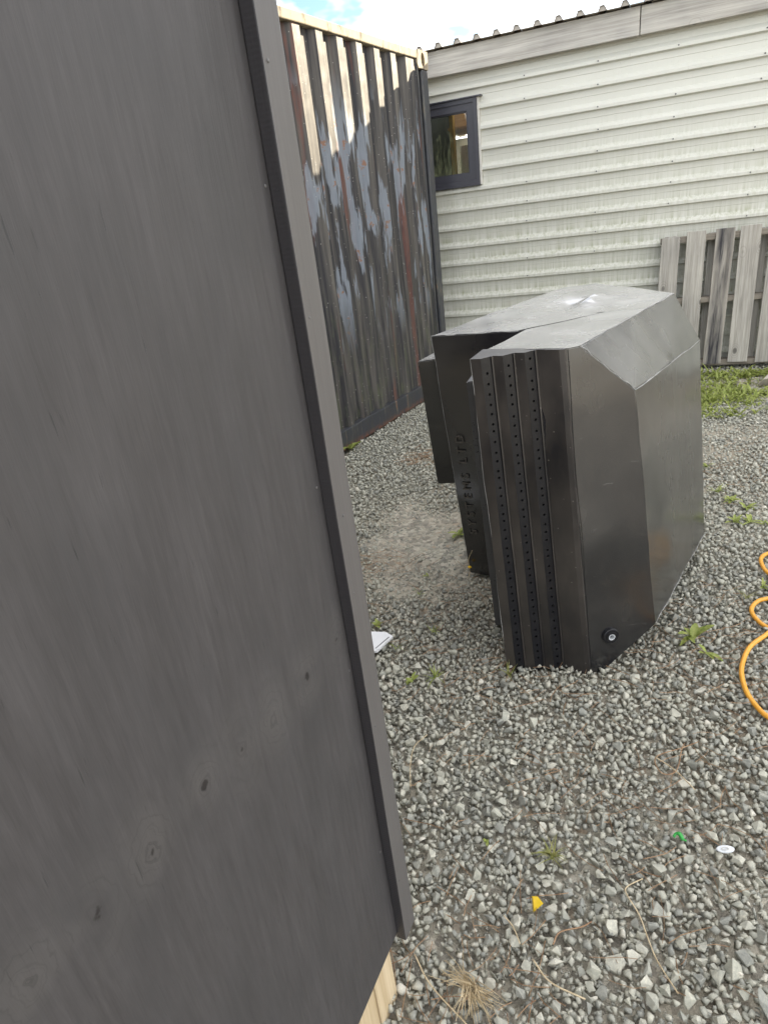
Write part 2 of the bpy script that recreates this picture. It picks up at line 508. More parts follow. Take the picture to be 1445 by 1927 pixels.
m, nt = newmat('glossy_black_polyethylene')
c = nd(nt, 'ShaderNodeNewGeometry').outputs['Position']
dust = noise_(nt, c, 14, 5, .6)
col = mix(nt, mapr(nt, dust, .5, .75, 0, .5), (0.009, 0.009, 0.011), (0.022, 0.021, 0.021))
finish(nt, col, .30, .35, noise_(nt, c, 60, 3), .08, .004)
M['tank_rib'] = m
m, nt = newmat('dusty_black_polyethylene')
geo = nd(nt, 'ShaderNodeNewGeometry')
c = geo.outputs['Position']
dust = noise_(nt, mapping(nt, c, (1, 1, .5)), 7, 4, .6)
col = mix(nt, mapr(nt, dust, .30, .72), (0.014, 0.0135, 0.0145), (0.066, 0.056, 0.047))
spk = mapr(nt, nd(nt, 'ShaderNodeTexVoronoi', {'Vector': c, 'Scale': 36.0}, feature='F1').outputs['Distance'], .05, .09, .6, 0)
col = mix(nt, spk, col, (0.26, 0.24, 0.21))
finish(nt, col, mapr(nt, dust, .4, .66, .30, .48), .6, noise_(nt, c, 40, 3), .06, .004)
M['tank_dusty'] = m
M['tank_hole'] = simple('black_hole_rim', (0.010, 0.010, 0.011), .4, .5, 60, .2)
M['tank_edge'] = simple('trimmed_edge_highlight', (0.28, 0.275, 0.26), .55, .4, 60, .6, .3)  # worn trimmed edge, its colour paled to paint in white highlights
M['letters'] = simple('scuffed_raised_letters', (0.085, 0.075, 0.062), .45, .5, 60, .4)
M['pvc'] = simple('pale_pipe_plastic', (0.55, 0.57, 0.58), .4, .5, 40, .1)
m, nt = newmat('pitted_grey_plastic')
c = nd(nt, 'ShaderNodeNewGeometry').outputs['Position']
pit = mapr(nt, nd(nt, 'ShaderNodeTexVoronoi', {'Vector': c, 'Scale': 120.0}, feature='F1').outputs['Distance'], .18, .3, 1, 0)
pitm = math_(nt, 'MULTIPLY', pit, mapr(nt, noise_(nt, c, 18, 3), .5, .6))
col = mix(nt, noise_(nt, c, 25, 5), (0.055, 0.055, 0.056), (0.105, 0.102, 0.10))
finish(nt, mix(nt, pitm, col, (0.008, 0.008, 0.008)), .5, .5, math_(nt, 'MULTIPLY', pitm, -1), .3, .004)
M['slab'] = m

M['hose'] = simple('orange_yellow_hose', (0.72, 0.33, 0.035), .38, .5, 25, .10, .05)
M['paper'] = simple('white_board', (0.74, 0.74, 0.74), .5, .4, 20, .06)
M['black_tape'] = simple('black_line', (0.03, 0.03, 0.03), .5)
M['yellow'] = simple('yellow_plastic', (0.62, 0.42, 0.02), .45, .5, 80, .2)
M['green_p'] = simple('green_plastic', (0.03, 0.30, 0.05), .4, .5, 80, .2)
M['white_p'] = simple('white_plastic', (0.70, 0.72, 0.73), .45, .5, 80, .1)
M['blue_p'] = simple('pale_blue_plastic_film', (0.50, 0.56, 0.66), .35, .5, 40, .25)
M['concrete'] = simple('pale_concrete', (0.46, 0.42, 0.35), .9, .2, 45, .25, .5)
M['petal'] = simple('yellow_petal', (0.80, 0.48, 0.01), .6)
M['bark'] = simple('tree_bark', (0.09, 0.07, 0.05), .9, .2, 20, .4, .6)


def leaf_mat(name, a, b, trans=0.35):
    m, nt = newmat(name)
    c = nd(nt, 'ShaderNodeNewGeometry').outputs['Position']
    n = noise_(nt, c, 55, 3)
    col = mix(nt, mapr(nt, n, .3, .7), a, b)
    p = nd(nt, 'ShaderNodeBsdfPrincipled', {'Base Color': col, 'Roughness': .55, 'Specular IOR Level': .35})
    t = nd(nt, 'ShaderNodeBsdfTranslucent', {0: col})
    s = nd(nt, 'ShaderNodeMixShader', {0: trans, 1: p.outputs[0], 2: t.outputs[0]})
    nd(nt, 'ShaderNodeOutputMaterial', {0: s.outputs[0]})
    return m


M['leaf'] = leaf_mat('green_weed_leaf', (0.20, 0.26, 0.05), (0.42, 0.45, 0.14))
M['leaf_y'] = leaf_mat('yellowing_weed_leaf', (0.16, 0.19, 0.05), (0.36, 0.33, 0.12))
M['straw'] = leaf_mat('dry_straw', (0.44, 0.34, 0.20), (0.70, 0.58, 0.38), .15)
M['needle'] = leaf_mat('brown_pine_needles', (0.22, 0.12, 0.065), (0.42, 0.27, 0.15), .1)
M['tree_leaf'] = leaf_mat('dark_tree_leaf', (0.03, 0.055, 0.02), (0.07, 0.11, 0.035), .2)

# ------------------------------------------------------------------ ground
GZ = -.012


def rock_variant(seed, n=13, bev=False):
    rr = random.Random(seed)
    bm = bmesh.new()
    sc = (rr.uniform(.9, 1.2), rr.uniform(.72, 1.0), rr.uniform(.58, .88))
    for i in range(n):
        while True:
            p = Vector((rr.uniform(-1, 1), rr.uniform(-1, 1), rr.uniform(-1, 1)))
            if .2 < p.length < 1:
                break
        p = p.normalized() * rr.uniform(.86, 1.06)
        bm.verts.new((p.x * sc[0], p.y * sc[1], p.z * sc[2]))
    res = bmesh.ops.convex_hull(bm, input=bm.verts[:])
    junk = list({e for e in res['geom_interior'] + res['geom_unused'] if isinstance(e, bmesh.types.BMVert)})
    bmesh.ops.delete(bm, geom=junk, context='VERTS')
    bmesh.ops.dissolve_limit(bm, angle_limit=R(14), verts=bm.verts[:], edges=bm.edges[:])
    if bev:
        bmesh.ops.bevel(bm, geom=bm.edges[:], offset=.028, segments=1, affect='EDGES')
    bmesh.ops.triangulate(bm, faces=bm.faces[:])
    bm.verts.ensure_lookup_table()
    V = np.array([v.co[:] for v in bm.verts])
    F = np.array([[v.index for v in f.verts] for f in bm.faces])
    bm.free()
    return V, F


VAR = [rock_variant(100 + i, 9 + i % 5) for i in range(28)]
VARB = [rock_variant(100 + i, 9 + i % 5, True) for i in range(28)]
CHIP = [rock_variant(300 + i, 6) for i in range(10)]

POLY = [(-1.3, .35), (1.1, .25), (2.6, 2.2), (3.6, 4.6), (3.4, 5.25), (.95, 6.05), (-.1, 4.45), (-.75, 2.8)]


def inside(x, y):
    c = False
    j = len(POLY) - 1
    for i in range(len(POLY)):
        xi, yi = POLY[i]
        xj, yj = POLY[j]
        if (yi > y) != (yj > y) and x < (xj - xi) * (y - yi) / (yj - yi) + xi:
            c = not c
        j = i
    return c


DIRT = [(.34, 2.75, .55, .9), (.15, 2.45, .35, .7), (2.2, 3.5, .6, .45), (.66, .64, .14, .4), (.70, .86, .10, .35), (-.08, 2.95, .3, .4), (1.75, 2.7, .35, .4), (2.9, 4.6, .6, .8)]


def dirtiness(x, y):
    d = 0
    for (a, b, r, s) in DIRT:
        q = math.hypot(x - a, y - b) / r
        if q < 1.4:
            d = max(d, s * min(1, max(0, 1.4 - q)))
    return d * (0.6 + .8 * max(0, min(1, .5 + noise.noise(Vector((x * 4, y * 4, 0))))))


def relief(x, y):
    return .008 * noise.noise(Vector((x * 1.7, y * 1.7, 5))) + .005 * noise.noise(Vector((x * 7, y * 7, 9)))


GX0, GX1, GY0, GY1, GN = -1.5, 3.9, .1, 6.2, 130
gv_, gf_ = [], []
for a in range(GN + 1):
    for b in range(GN + 1):
        x, y = GX0 + (GX1 - GX0) * a / GN, GY0 + (GY1 - GY0) * b / GN
        rim = a in (0, GN) or b in (0, GN)
        gv_.append((x, y, -.017 if rim else -.017 + .020 * min(1, dirtiness(x, y) * 1.5) + relief(x, y) * .8))
for a in range(GN):
    for b in range(GN):
        k = a * (GN + 1) + b
        gf_.append([k, k + GN + 1, k + GN + 2, k + 1])
o_ = len(gv_)
gv_ += [(-400, -400, -.017), (400, -400, -.017), (400, 400, -.017), (-400, 400, -.017)]
ca, cb, cc, cd = 0, GN * (GN + 1), GN * (GN + 1) + GN, GN
gf_ += [[o_, o_ + 1] + [a * (GN + 1) for a in range(GN, -1, -1)], [o_ + 1, o_ + 2] + [GN * (GN + 1) + b for b in range(GN, -1, -1)],
        [o_ + 2, o_ + 3] + [a * (GN + 1) + GN for a in range(GN + 1)], [o_ + 3, o_] + list(range(GN + 1))]
ground = obj('ground', mk('ground', gv_, gf_, True), M['soil'])
tag(ground, kind='structure')

stones = []                      # x, y, z, size, tone, variant, kind
grid = {}
CELL = .04


def near_ok(x, y, r, k):
    cx, cy = int(math.floor(x / CELL)), int(math.floor(y / CELL))
    for a in (cx - 1, cx, cx + 1):
        for b in (cy - 1, cy, cy + 1):
            for (px, py, pr) in grid.get((a, b), ()):
                if (px - x) ** 2 + (py - y) ** 2 < ((r + pr) * k) ** 2:
                    return False
    return True


def tone():
    t = .10 + .68 * rng.beta(2.4, 2.0)
    if rng.random() < .02:
        t = 1.0
    return min(1.0, t * .94)


N_TRY = 190000
cand = rng.random((N_TRY, 4))
szr = rng.lognormal(math.log(.0121), .25, N_TRY)
for i in range(N_TRY):
    x = -1.3 + 4.9 * cand[i, 0]
    y = .25 + 5.8 * cand[i, 1]
    if not inside(x, y):
        continue
    d = dirtiness(x, y)
    if cand[i, 2] < d * .62:
        continue
    r = min(.0205, max(.0068, szr[i])) * (1 - .30 * min(1, d))
    if not near_ok(x, y, r, .72):
        continue
    grid.setdefault((int(math.floor(x / CELL)), int(math.floor(y / CELL))), []).append((x, y, r))
    stones.append((x, y, relief(x, y) + r * (.45 - .5 * d) + rng.uniform(-.003, .004), r * 1.06, tone(), int(rng.integers(28)), 0))
n_top = len(stones)
cand = rng.random((60000, 3))
for i in range(60000):          # a buried layer under the top stones
    x = -1.3 + 4.9 * cand[i, 0]
    y = .25 + 5.8 * cand[i, 1]
    if not inside(x, y) or cand[i, 2] < dirtiness(x, y) * .8:
        continue
    r = rng.uniform(.007, .0115)
    stones.append((x, y, relief(x, y) - .003 + rng.uniform(-.003, .003), r, tone(), int(rng.integers(28)), 0))
cand = rng.random((30000, 3))
for i in range(30000):          # smaller chips filling the gaps
    x = -1.3 + 4.9 * cand[i, 0]
    y = .25 + 5.8 * cand[i, 1]
    if not inside(x, y):
        continue
    r = rng.uniform(.0035, .0088)
    stones.append((x, y, relief(x, y) - .005 + rng.uniform(-.004, .003), r, tone(), int(rng.integers(10)), 1))
cand = rng.random((60000, 3))
for i in range(60000):          # fine tan grit where the earth shows
    x = -1.3 + 4.9 * cand[i, 0]
    y = .25 + 5.8 * cand[i, 1]
    if not inside(x, y) or cand[i, 2] > dirtiness(x, y) * .75:
        continue
    stones.append((x, y, relief(x, y) * .9 - .003 + rng.uniform(-.003, .003), rng.uniform(.003, .0065), .96 + .04 * rng.random() if rng.random() < .6 else tone(), int(rng.integers(10)), 1))
cand = rng.random((16000, 2))
for i in range(16000):          # packed small stones and chips in the foreground
    x, y = -.3 + 1.9 * cand[i, 0], .4 + 1.7 * cand[i, 1]
    if not inside(x, y):
        continue
    if i % 2:
        stones.append((x, y, relief(x, y) - .004 + rng.uniform(-.003, .003), rng.uniform(.006, .0105), tone(), int(rng.integers(28)), 0))
    else:
        stones.append((x, y, relief(x, y) + rng.uniform(-.004, .002), rng.uniform(.003, .007), tone(), int(rng.integers(10)), 1))
# a few larger pale stones that stand out bottom right
for (x, y, r, t) in ((.58, .726, .027, .93), (.545, .72, .024, .22), (.612, .748, .024, .88), (.488, .863, .024, .97), (.373, .843, .024, .86), (.356, .77, .025, .93), (.602, .664, .030, .95), (.29, 1.5, .03, .4)):
    stones.append((x, y, r * .55, r, t, int(rng.integers(28)), 0))


def rot_mats(n):
    q = rng.normal(size=(n, 4))
    q /= np.linalg.norm(q, axis=1)[:, None]
    w, x, y, z = q.T
    return np.stack([np.stack([1 - 2 * (y * y + z * z), 2 * (x * y - z * w), 2 * (x * z + y * w)], -1),
                     np.stack([2 * (x * y + z * w), 1 - 2 * (x * x + z * z), 2 * (y * z - x * w)], -1),
                     np.stack([2 * (x * z - y * w), 2 * (y * z + x * w), 1 - 2 * (x * x + y * y)], -1)], 1)


# the 300 that show largest are stones of their own, the rest one mass of gravel
ST = np.array(stones)
dist = np.sqrt(ST[:, 0] ** 2 + ST[:, 1] ** 2 + 1.45 ** 2)
show = ST[:, 3] / dist
vis = (ST[:, 6] == 0) & (ST[:, 0] > -.04) & (ST[:, 1] > .60) & (ST[:, 0] < .10 + .78 * ST[:, 1] + .05)
order = np.argsort(-np.where(vis, show, 0))[:300]
single = np.zeros(len(ST), bool)
single[order] = True
VM = []
for i, (V, F) in enumerate(VARB):
    me = mk('stone', V.tolist(), F.tolist())
    me.materials.append(M['stone'])
    VM.append(me)
for k in order:
    x, y, z, r, t, v, kd = ST[k]
    o = bpy.data.objects.new('stone', VM[int(v)])
    COL.objects.link(o)
    o.parent = ground
    o.location = (x, y, z)
    o.scale = (r, r, r)
    o.rotation_euler = (rng.uniform(0, 6.28), rng.uniform(0, 6.28), rng.uniform(0, 6.28))
allV, allF, allT = [], [], []
base_i = 0
for kd, VS in ((0, VAR), (1, CHIP)):
    for vi, (V, F) in enumerate(VS):
        sel = np.where((~single) & (ST[:, 6] == kd) & (ST[:, 5] == vi))[0]
        if not len(sel):
            continue
        Rm = rot_mats(len(sel))
        P = np.einsum('nij,vj->nvi', Rm, V) * ST[sel, 3][:, None, None] + ST[sel, :3][:, None, :]
        nv = len(V)
        allV.append(P.reshape(-1, 3))
        allF.append((F[None] + (np.arange(len(sel)) * nv)[:, None, None] + base_i).reshape(-1, 3))
        allT.append(np.repeat(ST[sel, 4], nv))
        base_i += len(sel) * nv
AV = np.concatenate(allV).astype(np.float32)
AF = np.concatenate(allF).astype(np.int32)
AT = np.concatenate(allT).astype(np.float32)
me = bpy.data.meshes.new('gravel')
me.vertices.add(len(AV))
me.vertices.foreach_set('co', AV.ravel())
me.loops.add(len(AF) * 3)
me.loops.foreach_set('vertex_index', AF.ravel())
me.polygons.add(len(AF))
me.polygons.foreach_set('loop_start', np.arange(0, len(AF) * 3, 3, dtype=np.int32))
me.polygons.foreach_set('loop_total', np.full(len(AF), 3, dtype=np.int32))
me.update(calc_edges=True)
at = me.attributes.new('tone', 'FLOAT', 'POINT')
at.data.foreach_set('value', AT)
gravel = obj('gravel', me, M['gravel'], ground)
tag(gravel, kind='stuff')
print('stones', len(ST), 'tris', len(AF))

# ------------------------------------------------------------------ shed with cream cladding
SH_AZ = math.atan2(-.381, .924)
shed = thing('cladding_shed', 'long low shed clad in cream ribbed metal with a timber fascia under the sky', 'shed', (.836, 6.235, 0), (0, 0, SH_AZ))
PITCHZ, Z0 = .15, .705


def clad_profile(z0, z1):
    pts = [(z0, None)]
    k0 = math.floor((z0 - Z0) / PITCHZ) - 1
    keys = []
    for k in range(k0, k0 + 30):
        b = Z0 + k * PITCHZ
        keys += [(b, 0), (b + .009, -.030), (b + .030, -.030), (b + .062, 0), (b + .104, 0), (b + .1065, .003), (b + .109, 0)]

    def y(z):
        for (a, ya), (b, yb) in zip(keys, keys[1:]):
            if a <= z <= b:
                return ya + (yb - ya) * (z - a) / (b - a)
        return 0
    zs = [z0] + [z for z, _ in keys if z0 < z < z1] + [z1]
    return [(z, y(z)) for z in zs]


def clad_sheet(x0, x1, z0, z1):
    pr = clad_profile(z0, z1)
    nx = max(2, int((x1 - x0) / .35))
    v, f = [], []
    for i in range(nx + 1):
        x = x0 + (x1 - x0) * i / nx
        for (z, y) in pr:
            v.append((x, y + .0022 * noise.noise(Vector((x * 1.3, z * 2.1, 1))), z + .0012 * noise.noise(Vector((x * .9, z, 7)))))
    m_ = len(pr)
    for i in range(nx):
        for j in range(m_ - 1):
            f.append([i * m_ + j, (i + 1) * m_ + j, (i + 1) * m_ + j + 1, i * m_ + j + 1])
    obj('cladding_sheet', mk('cladding_sheet', v, f), M['clad'], shed)


WX0, WX1, WZ0, WZ1 = -.24, .385, 1.672, 2.292      # window opening
for (a, b) in ((.03, .705), (.705, 1.455)):
    clad_sheet(-3, 8, a, b)
clad_sheet(-3, 8, 1.455, WZ0)
clad_sheet(-3, WX0, WZ0, WZ1)
clad_sheet(WX1, 8, WZ0, WZ1)
clad_sheet(-3, 8, WZ1, 2.64)
# screws on the rib crests
bm = bmesh.new()
bmesh.ops.create_cone(bm, cap_ends=True, segments=8, radius1=.0056, radius2=.004, depth=.006)
sm = bpy.data.meshes.new('screw')
bm.to_mesh(sm)
bm.free()
sm.materials.append(M['screw'])
for ci, sx in enumerate((.78, 1.34, 1.90, 2.46, 3.02)):
    for k in range(-4, 13):
        if (k * 5 + ci * 3) % 7 == 0:
            continue
        zc = Z0 + k * PITCHZ + .022
        obj('screw', sm, None, shed, (sx + random.uniform(-.006, .006), -.0335, zc + random.uniform(-.004, .004)), (R(90), 0, 0))
# fascia boards, roof, body
for (a, b) in ((-3.05, -.9), (-.895, 1.62), (1.625, 4.4), (4.405, 8.05)):
    me = MB().box(a, b, -.085, -.04, 2.478, 2.655).mesh('fascia_board', bevel=.003, seg=1)
    rough_edges(me, .0035, 2.0, a, .25)
    obj('fascia_board', me, M['fascia'], shed)
bm_ = MB().box(-3, 8, -.04, .0, 2.585, 2.645).mesh('soffit_batten')
obj('soffit_batten', bm_, M['stringer'], shed)


def roof_sheet(x0, x1, mat, name, y0=-.135, y1=5.1, drop=.14):
    v, f = [], []
    pr = []
    n = int(round((x1 - x0) / .155))
    for k in range(n):
        b = x0 + k * .155
        pr += [(b, 0), (b + .090, 0), (b + .105, .034), (b + .133, .034)]
    pr.append((x0 + n * .155 - .0005, 0))
    for j, y in enumerate((y0, y1)):
        for (x, z) in pr:
            v.append((x, y, 2.664 + z - drop * (y - y0) / (y1 - y0)))
    for (x, z) in pr:
        v.append((x, y0, 2.661 + z))
    m_ = len(pr)
    for i in range(m_ - 1):
        f.append([i, i + 1, m_ + i + 1, m_ + i])
        f.append([2 * m_ + i, 2 * m_ + i + 1, i + 1, i])
        if pr[i][1] > 0 or pr[i + 1][1] > 0:
            b_ = len(v)
            v += [(pr[i][0], y0 + .012, 2.6645), (pr[i + 1][0], y0 + .012, 2.6645), (pr[i + 1][0], y0 + .012, 2.661 + pr[i + 1][1]), (pr[i][0], y0 + .012, 2.661 + pr[i][1])]
            f.append([b_, b_ + 1, b_ + 2, b_ + 3])
    return obj(name, mk(name, v, f), mat, shed)


xs = -3.1
for i in range(14):
    w_ = .775
    roof_sheet(xs, xs + w_, M['roof'], 'roof_sheet', y1=.8 if i in (3, 4) else 5.1, drop=.14 * (.935 / 5.235) if i in (3, 4) else .14)
    if i in (3, 4):
        roof_sheet(xs, xs + w_, M['added_skylight'], 'roof_sheet', y0=.7, y1=5.1, drop=.118).location.z = -.026  # added see-through stretch of roof that lights the interior
    xs += w_
obj('end_wall', MB().box(-3, -2.97, .03, 5, 0, 2.52).mesh(), M['clad'], shed)
obj('end_wall', MB().box(7.97, 8, .03, 5, 0, 2.52).mesh(), M['clad'], shed)
obj('back_wall', MB().box(-2.97, 7.97, 4.97, 5, 0, 2.49).mesh(), M['clad'], shed)
obj('floor_slab', MB().box(-2.97, 7.97, .03, 4.97, 0, .05).mesh(), M['concrete'], shed)
# lining behind the cladding with the window hole
lb = MB().box(-2.96, WX0 - .02, .035, .05, .05, 2.6).box(WX1 + .02, 7.96, .035, .05, .05, 2.6).box(WX0 - .02, WX1 + .02, .035, .05, .05, WZ0 - .02).box(WX0 - .02, WX1 + .02, .035, .05, WZ1 + .02, 2.6)
obj('wall_lining', lb.mesh(), M['lining'], shed)
# seen through the window
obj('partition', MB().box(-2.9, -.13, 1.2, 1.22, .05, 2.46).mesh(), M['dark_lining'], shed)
obj('partition', MB().box(-.13, 2.2, 1.55, 1.57, .05, 2.1).mesh(), M['lining'], shed)
obj('ceiling_board', MB().box(-.12, 2.2, 1.0, 1.55, 2.20, 2.22).mesh(), M['ply_in'], shed)
obj('header_board', MB().box(-.12, 2.2, 1.16, 1.19, 2.20, 2.46).mesh(), M['ply_in'], shed)
obj('wall_stud', MB().box(-.075, -.040, .9, .99, .05, 2.45).mesh(), M['stud'], shed)
obj('wall_stud', MB().box(.085, .12, 1.0, 1.09, .05, 2.45).mesh(), M['stud'], shed)
# window
win = bpy.data.objects.new('window', None)
COL.objects.link(win)
win.parent = shed
F0, F1, G0, G1 = WX0 - .012, WX1 + .004, WZ0 - .006, WZ1 + .004


def frame_mesh(x0, x1, z0, z1, w, y0, y1, bev=.003):
    """four mitred bars"""
    mb = MB()
    o_ = [(x0, z0), (x1, z0), (x1, z1), (x0, z1)]
    i_ = [(x0 + w, z0 + w), (x1 - w, z0 + w), (x1 - w, z1 - w), (x0 + w, z1 - w)]
    for k in range(4):
        k2 = (k + 1) % 4
        b = len(mb.v)
        for y in (y0, y1):
            for (x, z) in (o_[k], o_[k2], i_[k2], i_[k]):
                mb.v.append((x, y, z))
        mb.f += [[b + 3, b + 2, b + 1, b], [b + 4, b + 5, b + 6, b + 7], [b, b + 1, b + 5, b + 4], [b + 2, b + 3, b + 7, b + 6], [b + 1, b + 2, b + 6, b + 5], [b + 3, b, b + 4, b + 7]]
    return mb.mesh('frame')


obj('frame', frame_mesh(F0, F1, G0, G1, .030, -.045, .03), M['alu'], win)
obj('sash', frame_mesh(F0 + .031, F1 - .031, G0 + .031, G1 - .031, .052, -.036, .02), M['alu'], win)
obj('glazing_bead', frame_mesh(F0 + .0835, F1 - .0835, G0 + .0835, G1 - .0835, .010, -.026, .01), M['alu'], win)
obj('pane', MB().quad((F0 + .09, -.012, G0 + .09), (F1 - .09, -.012, G0 + .09), (F1 - .09, -.012, G1 - .09), (F0 + .09, -.012, G1 - .09)).mesh('pane'), M['glass'], win)
obj('side_trim', MB().box(F1 + .001, F1 + .020, -.034, .0, G0 - .012, G1 + .002).mesh('side_trim', bevel=.002, seg=1), M['trim'], win)
obj('head_flashing', MB().box(F0 - .02, F1 + .045, -.058, .0, G1 + .003, G1 + .012).mesh('head_flashing'), M['alu'], win)
obj('sill', MB().box(F0 - .01, F1 + .004, -.052, .0, G0 - .016, G0 - .001).mesh('sill', bevel=.002, seg=1), M['alu'], win)

# ------------------------------------------------------------------ shipping container
dcx, dcy = .543, .840
S_END = 1.775
cont = thing('shipping_container', 'black corrugated steel shipping container with grey primer patches and rust, sunlit along its top', 'container',
             (-.197 + S_END * dcx, 4.309 + S_END * dcy, 0), (0, 0, math.atan2(-dcy, -dcx)))
CL, CW, CH = 6.06, 2.44, 2.591
v, f = [], []
pr = []
s0 = .072 + .228 * 6                                   # outer flats, in metres from the photographed end of the rail
k = 0
s = 1.58
pr.append((S_END - 1.612, -.012))
xs_ = []
for k in range(6, -26, -1):
    a = .072 + .228 * k
    # going to larger x = smaller s: outer flat from a+.072 to a, then near slope, inner, far slope
    xs_ += [(S_END - (a + .072), -.012), (S_END - a, -.012), (S_END - a + .042, -.048), (S_END - a + .114, -.048)]
pr += [(x, y) for x, y in xs_ if .165 < x < CL - .17]
pr.append((CL - .165, -.012))
pr.sort()
zl = [.14, .5, 1.0, 1.5, 2.0, 2.54]
for (x, y) in pr:
    for z in zl:
        v.append((x, y + .003 * noise.noise(Vector((x * 3, z * 2, 2))), z))
nz = len(zl)
for i in range(len(pr) - 1):
    for j in range(nz - 1):
        f.append([i * nz + j, i * nz + j + 1, (i + 1) * nz + j + 1, (i + 1) * nz + j])
obj('corrugated_side_panel', mk('corrugated_side_panel', v, f), M['cont'], cont)


def rail(name, x0, x1, y0, y1, z0, z1, bev=.006, cuts=.3, amp=.003, mat='rail'):
    me = MB().box(x0, x1, y0, y1, z0, z1).mesh(name, bevel=bev, seg=2)
    rough_edges(me, amp, 3.0, x0 + z0, cuts)
    return obj(name, me, M[mat], cont)


rail('top_rail', .163, CL - .163, -.065, 0, 2.532, 2.587, mat='rail_top')
rail('bottom_rail', .163, CL - .163, -.16, .002, .012, .150)
# ledge between the rail and the corrugations is the rail's own top; far side, ends, roof and floor
rail('top_rail', .163, CL - .163, -CW, -CW + .065, 2.532, 2.587, mat='rail_top')
rail('bottom_rail', .163, CL - .163, -CW, -CW + .16, .012, .150)
obj('far_side_panel', MB().box(.16, CL - .16, -CW + .02, -CW + .04, .14, 2.54).mesh(), M['cont'], cont)
obj('roof_panel', MB().box(.02, CL - .02, -CW + .03, -.03, 2.55, 2.572).mesh(), M['cont'], cont)
obj('floor', MB().box(.02, CL - .02, -CW + .03, -.03, .10, .13).mesh(), M['rail'], cont)
obj('end_panel', MB().box(.02, .04, -CW + .16, -.16, .14, 2.54).mesh(), M['cont'], cont)
obj('end_panel', MB().box(CL - .04, CL - .02, -CW + .16, -.16, .14, 2.54).mesh(), M['cont'], cont)
for x0 in (.0, CL - .06):
    rail('end_rail', x0, x0 + .06, -CW + .163, -.163, 2.49, 2.58)
    rail('end_rail', x0, x0 + .06, -CW + .163, -.163, .012, .150)


def casting_mesh(hx=.178, hy=.162, hz=.118):
    """block with an oval hole in its outer (+Y) face"""
    mb = MB()
    mb.box(0, hx, -hy, -.03, 0, hz)
    n = 20
    cx_, cz_ = hx * .47, hz / 2
    oval = [(cx_ + .030 * math.cos(2 * math.pi * k / n), cz_ + .046 * math.sin(2 * math.pi * k / n)) for k in range(n)]

    def rect(k):
        a = 2 * math.pi * k / n
        c_, s_ = math.cos(a), math.sin(a)
        t = min(((hx - cx_ if c_ > 0 else cx_) / abs(c_)) if abs(c_) > 1e-6 else 9, (hz / 2 / abs(s_)) if abs(s_) > 1e-6 else 9)
        return (cx_ + t * c_, cz_ + t * s_)
    b = len(mb.v)
    for k in range(n):
        r_ = rect(k)
        mb.v += [(r_[0], 0, r_[1]), (oval[k][0], 0, oval[k][1]), (oval[k][0], -.0299, oval[k][1]), (r_[0], -.0299, r_[1])]
    for k in range(n):
        a_, c_ = b + 4 * k, b + 4 * ((k + 1) % n)
        mb.f += [[a_, a_ + 1, c_ + 1, c_], [a_ + 1, a_ + 2, c_ + 2, c_ + 1], [a_ + 3, a_, c_, c_ + 3]]
    return mb.mesh('corner_casting')


cm = casting_mesh()
for (x0, sx) in ((0, 1), (CL, -1)):
    for (y0, sy) in ((.004, 1), (-CW - .004, -1)):
        for z0 in (0, CH - .118):
            o = obj('corner_casting', cm, M['rail_top'], cont, (x0 - .004 * sx, y0, z0))
            o.scale = (sx, sy, 1)
for (x0, x1) in ((.002, .105), (CL - .105, CL - .002)):
    for y0 in (-.10, -CW):
        rail('corner_post', x0, x1, y0, y0 + .10, .118, 2.473, .012, .4, .002)
rail('post_flange', .105, .150, -.06, -.030, .15, 2.53, .003, .5, .002)
rail('post_flange', .150, .172, -.05, -.006, .15, 2.53, .003, .5, .002)

# ------------------------------------------------------------------ black plywood hut at the left
HAZ = math.atan2(.883, .47)
hut = thing('plywood_hut', 'tall black stained plywood box standing on pale timber blocks, filling the left side', 'hut', (-.059, .803, 0), (0, 0, HAZ))
# local X runs along the face to the far corner at x = 0, local -Y is outward
HL, HW, HB, HT = 2.42, 1.15, .205, 2.42


def ply_sheet(x0, x1, y0, y1, z0, z1, name='plywood_sheet'):
    me = MB().box(x0, x1, y0, y1, z0, z1).mesh(name, bevel=.0015, seg=1)
    return obj(name, me, M['ply'], hut)


ply_sheet(-1.2, 0, 0, .012, HB, HT)
ply_sheet(-HL, -1.203, 0, .012, HB, HT)
ply_sheet(-.012, 0, .0125, HW, HB, HT)
ply_sheet(-HL, -HL + .012, .0125, HW, HB, HT)
ply_sheet(-HL + .0125, -.0125, HW - .012, HW, HB, HT)
ply_sheet(-HL, 0, .0, HW, HT + .001, HT + .014, 'roof_sheet')
me = MB().box(-.042, .001, -.019, -.0005, HB - .012, HT - .01).mesh('corner_batten', bevel=.0016, seg=2)
rough_edges(me, .0011, 5.0, 2.0, .08)
obj('corner_batten', me, M['batten'], hut)
me.materials.append(M['batten_face'])
for p_ in me.polygons:
    if p_.normal.y < -.7:
        p_.material_index = 1  # outward face takes the lit tone, the rest keeps the shaded one
me = MB().box(.0005, .019, -.019, .03, HB - .012, HT - .01).mesh('corner_batten', bevel=.0016, seg=2)
bm = bmesh.new()
bmesh.ops.create_uvsphere(bm, u_segments=10, v_segments=6, radius=.0020)
nm = bpy.data.meshes.new('nail_head')
for v_ in bm.verts:
    v_.co.y *= .45
bm.to_mesh(nm)
bm.free()
nm.materials.append(M['nail'])
for z_ in (.36, .62, .73, .98, 1.10, 1.36, 1.61, 1.86, 2.1):
    obj('nail_head', nm, None, hut, (-.030 + random.uniform(-.004, .004), -.0194, z_))
for z_ in (.45, .85, 1.15, 1.5):
    obj('nail_head', nm, None, hut, (-.048 + random.uniform(-.003, .002), -.0004, z_))
for (x0, x1, y0, y1) in ((-.075, -.001, .014, .10), (-HL + .01, -HL + .08, .014, .10)):
    pass
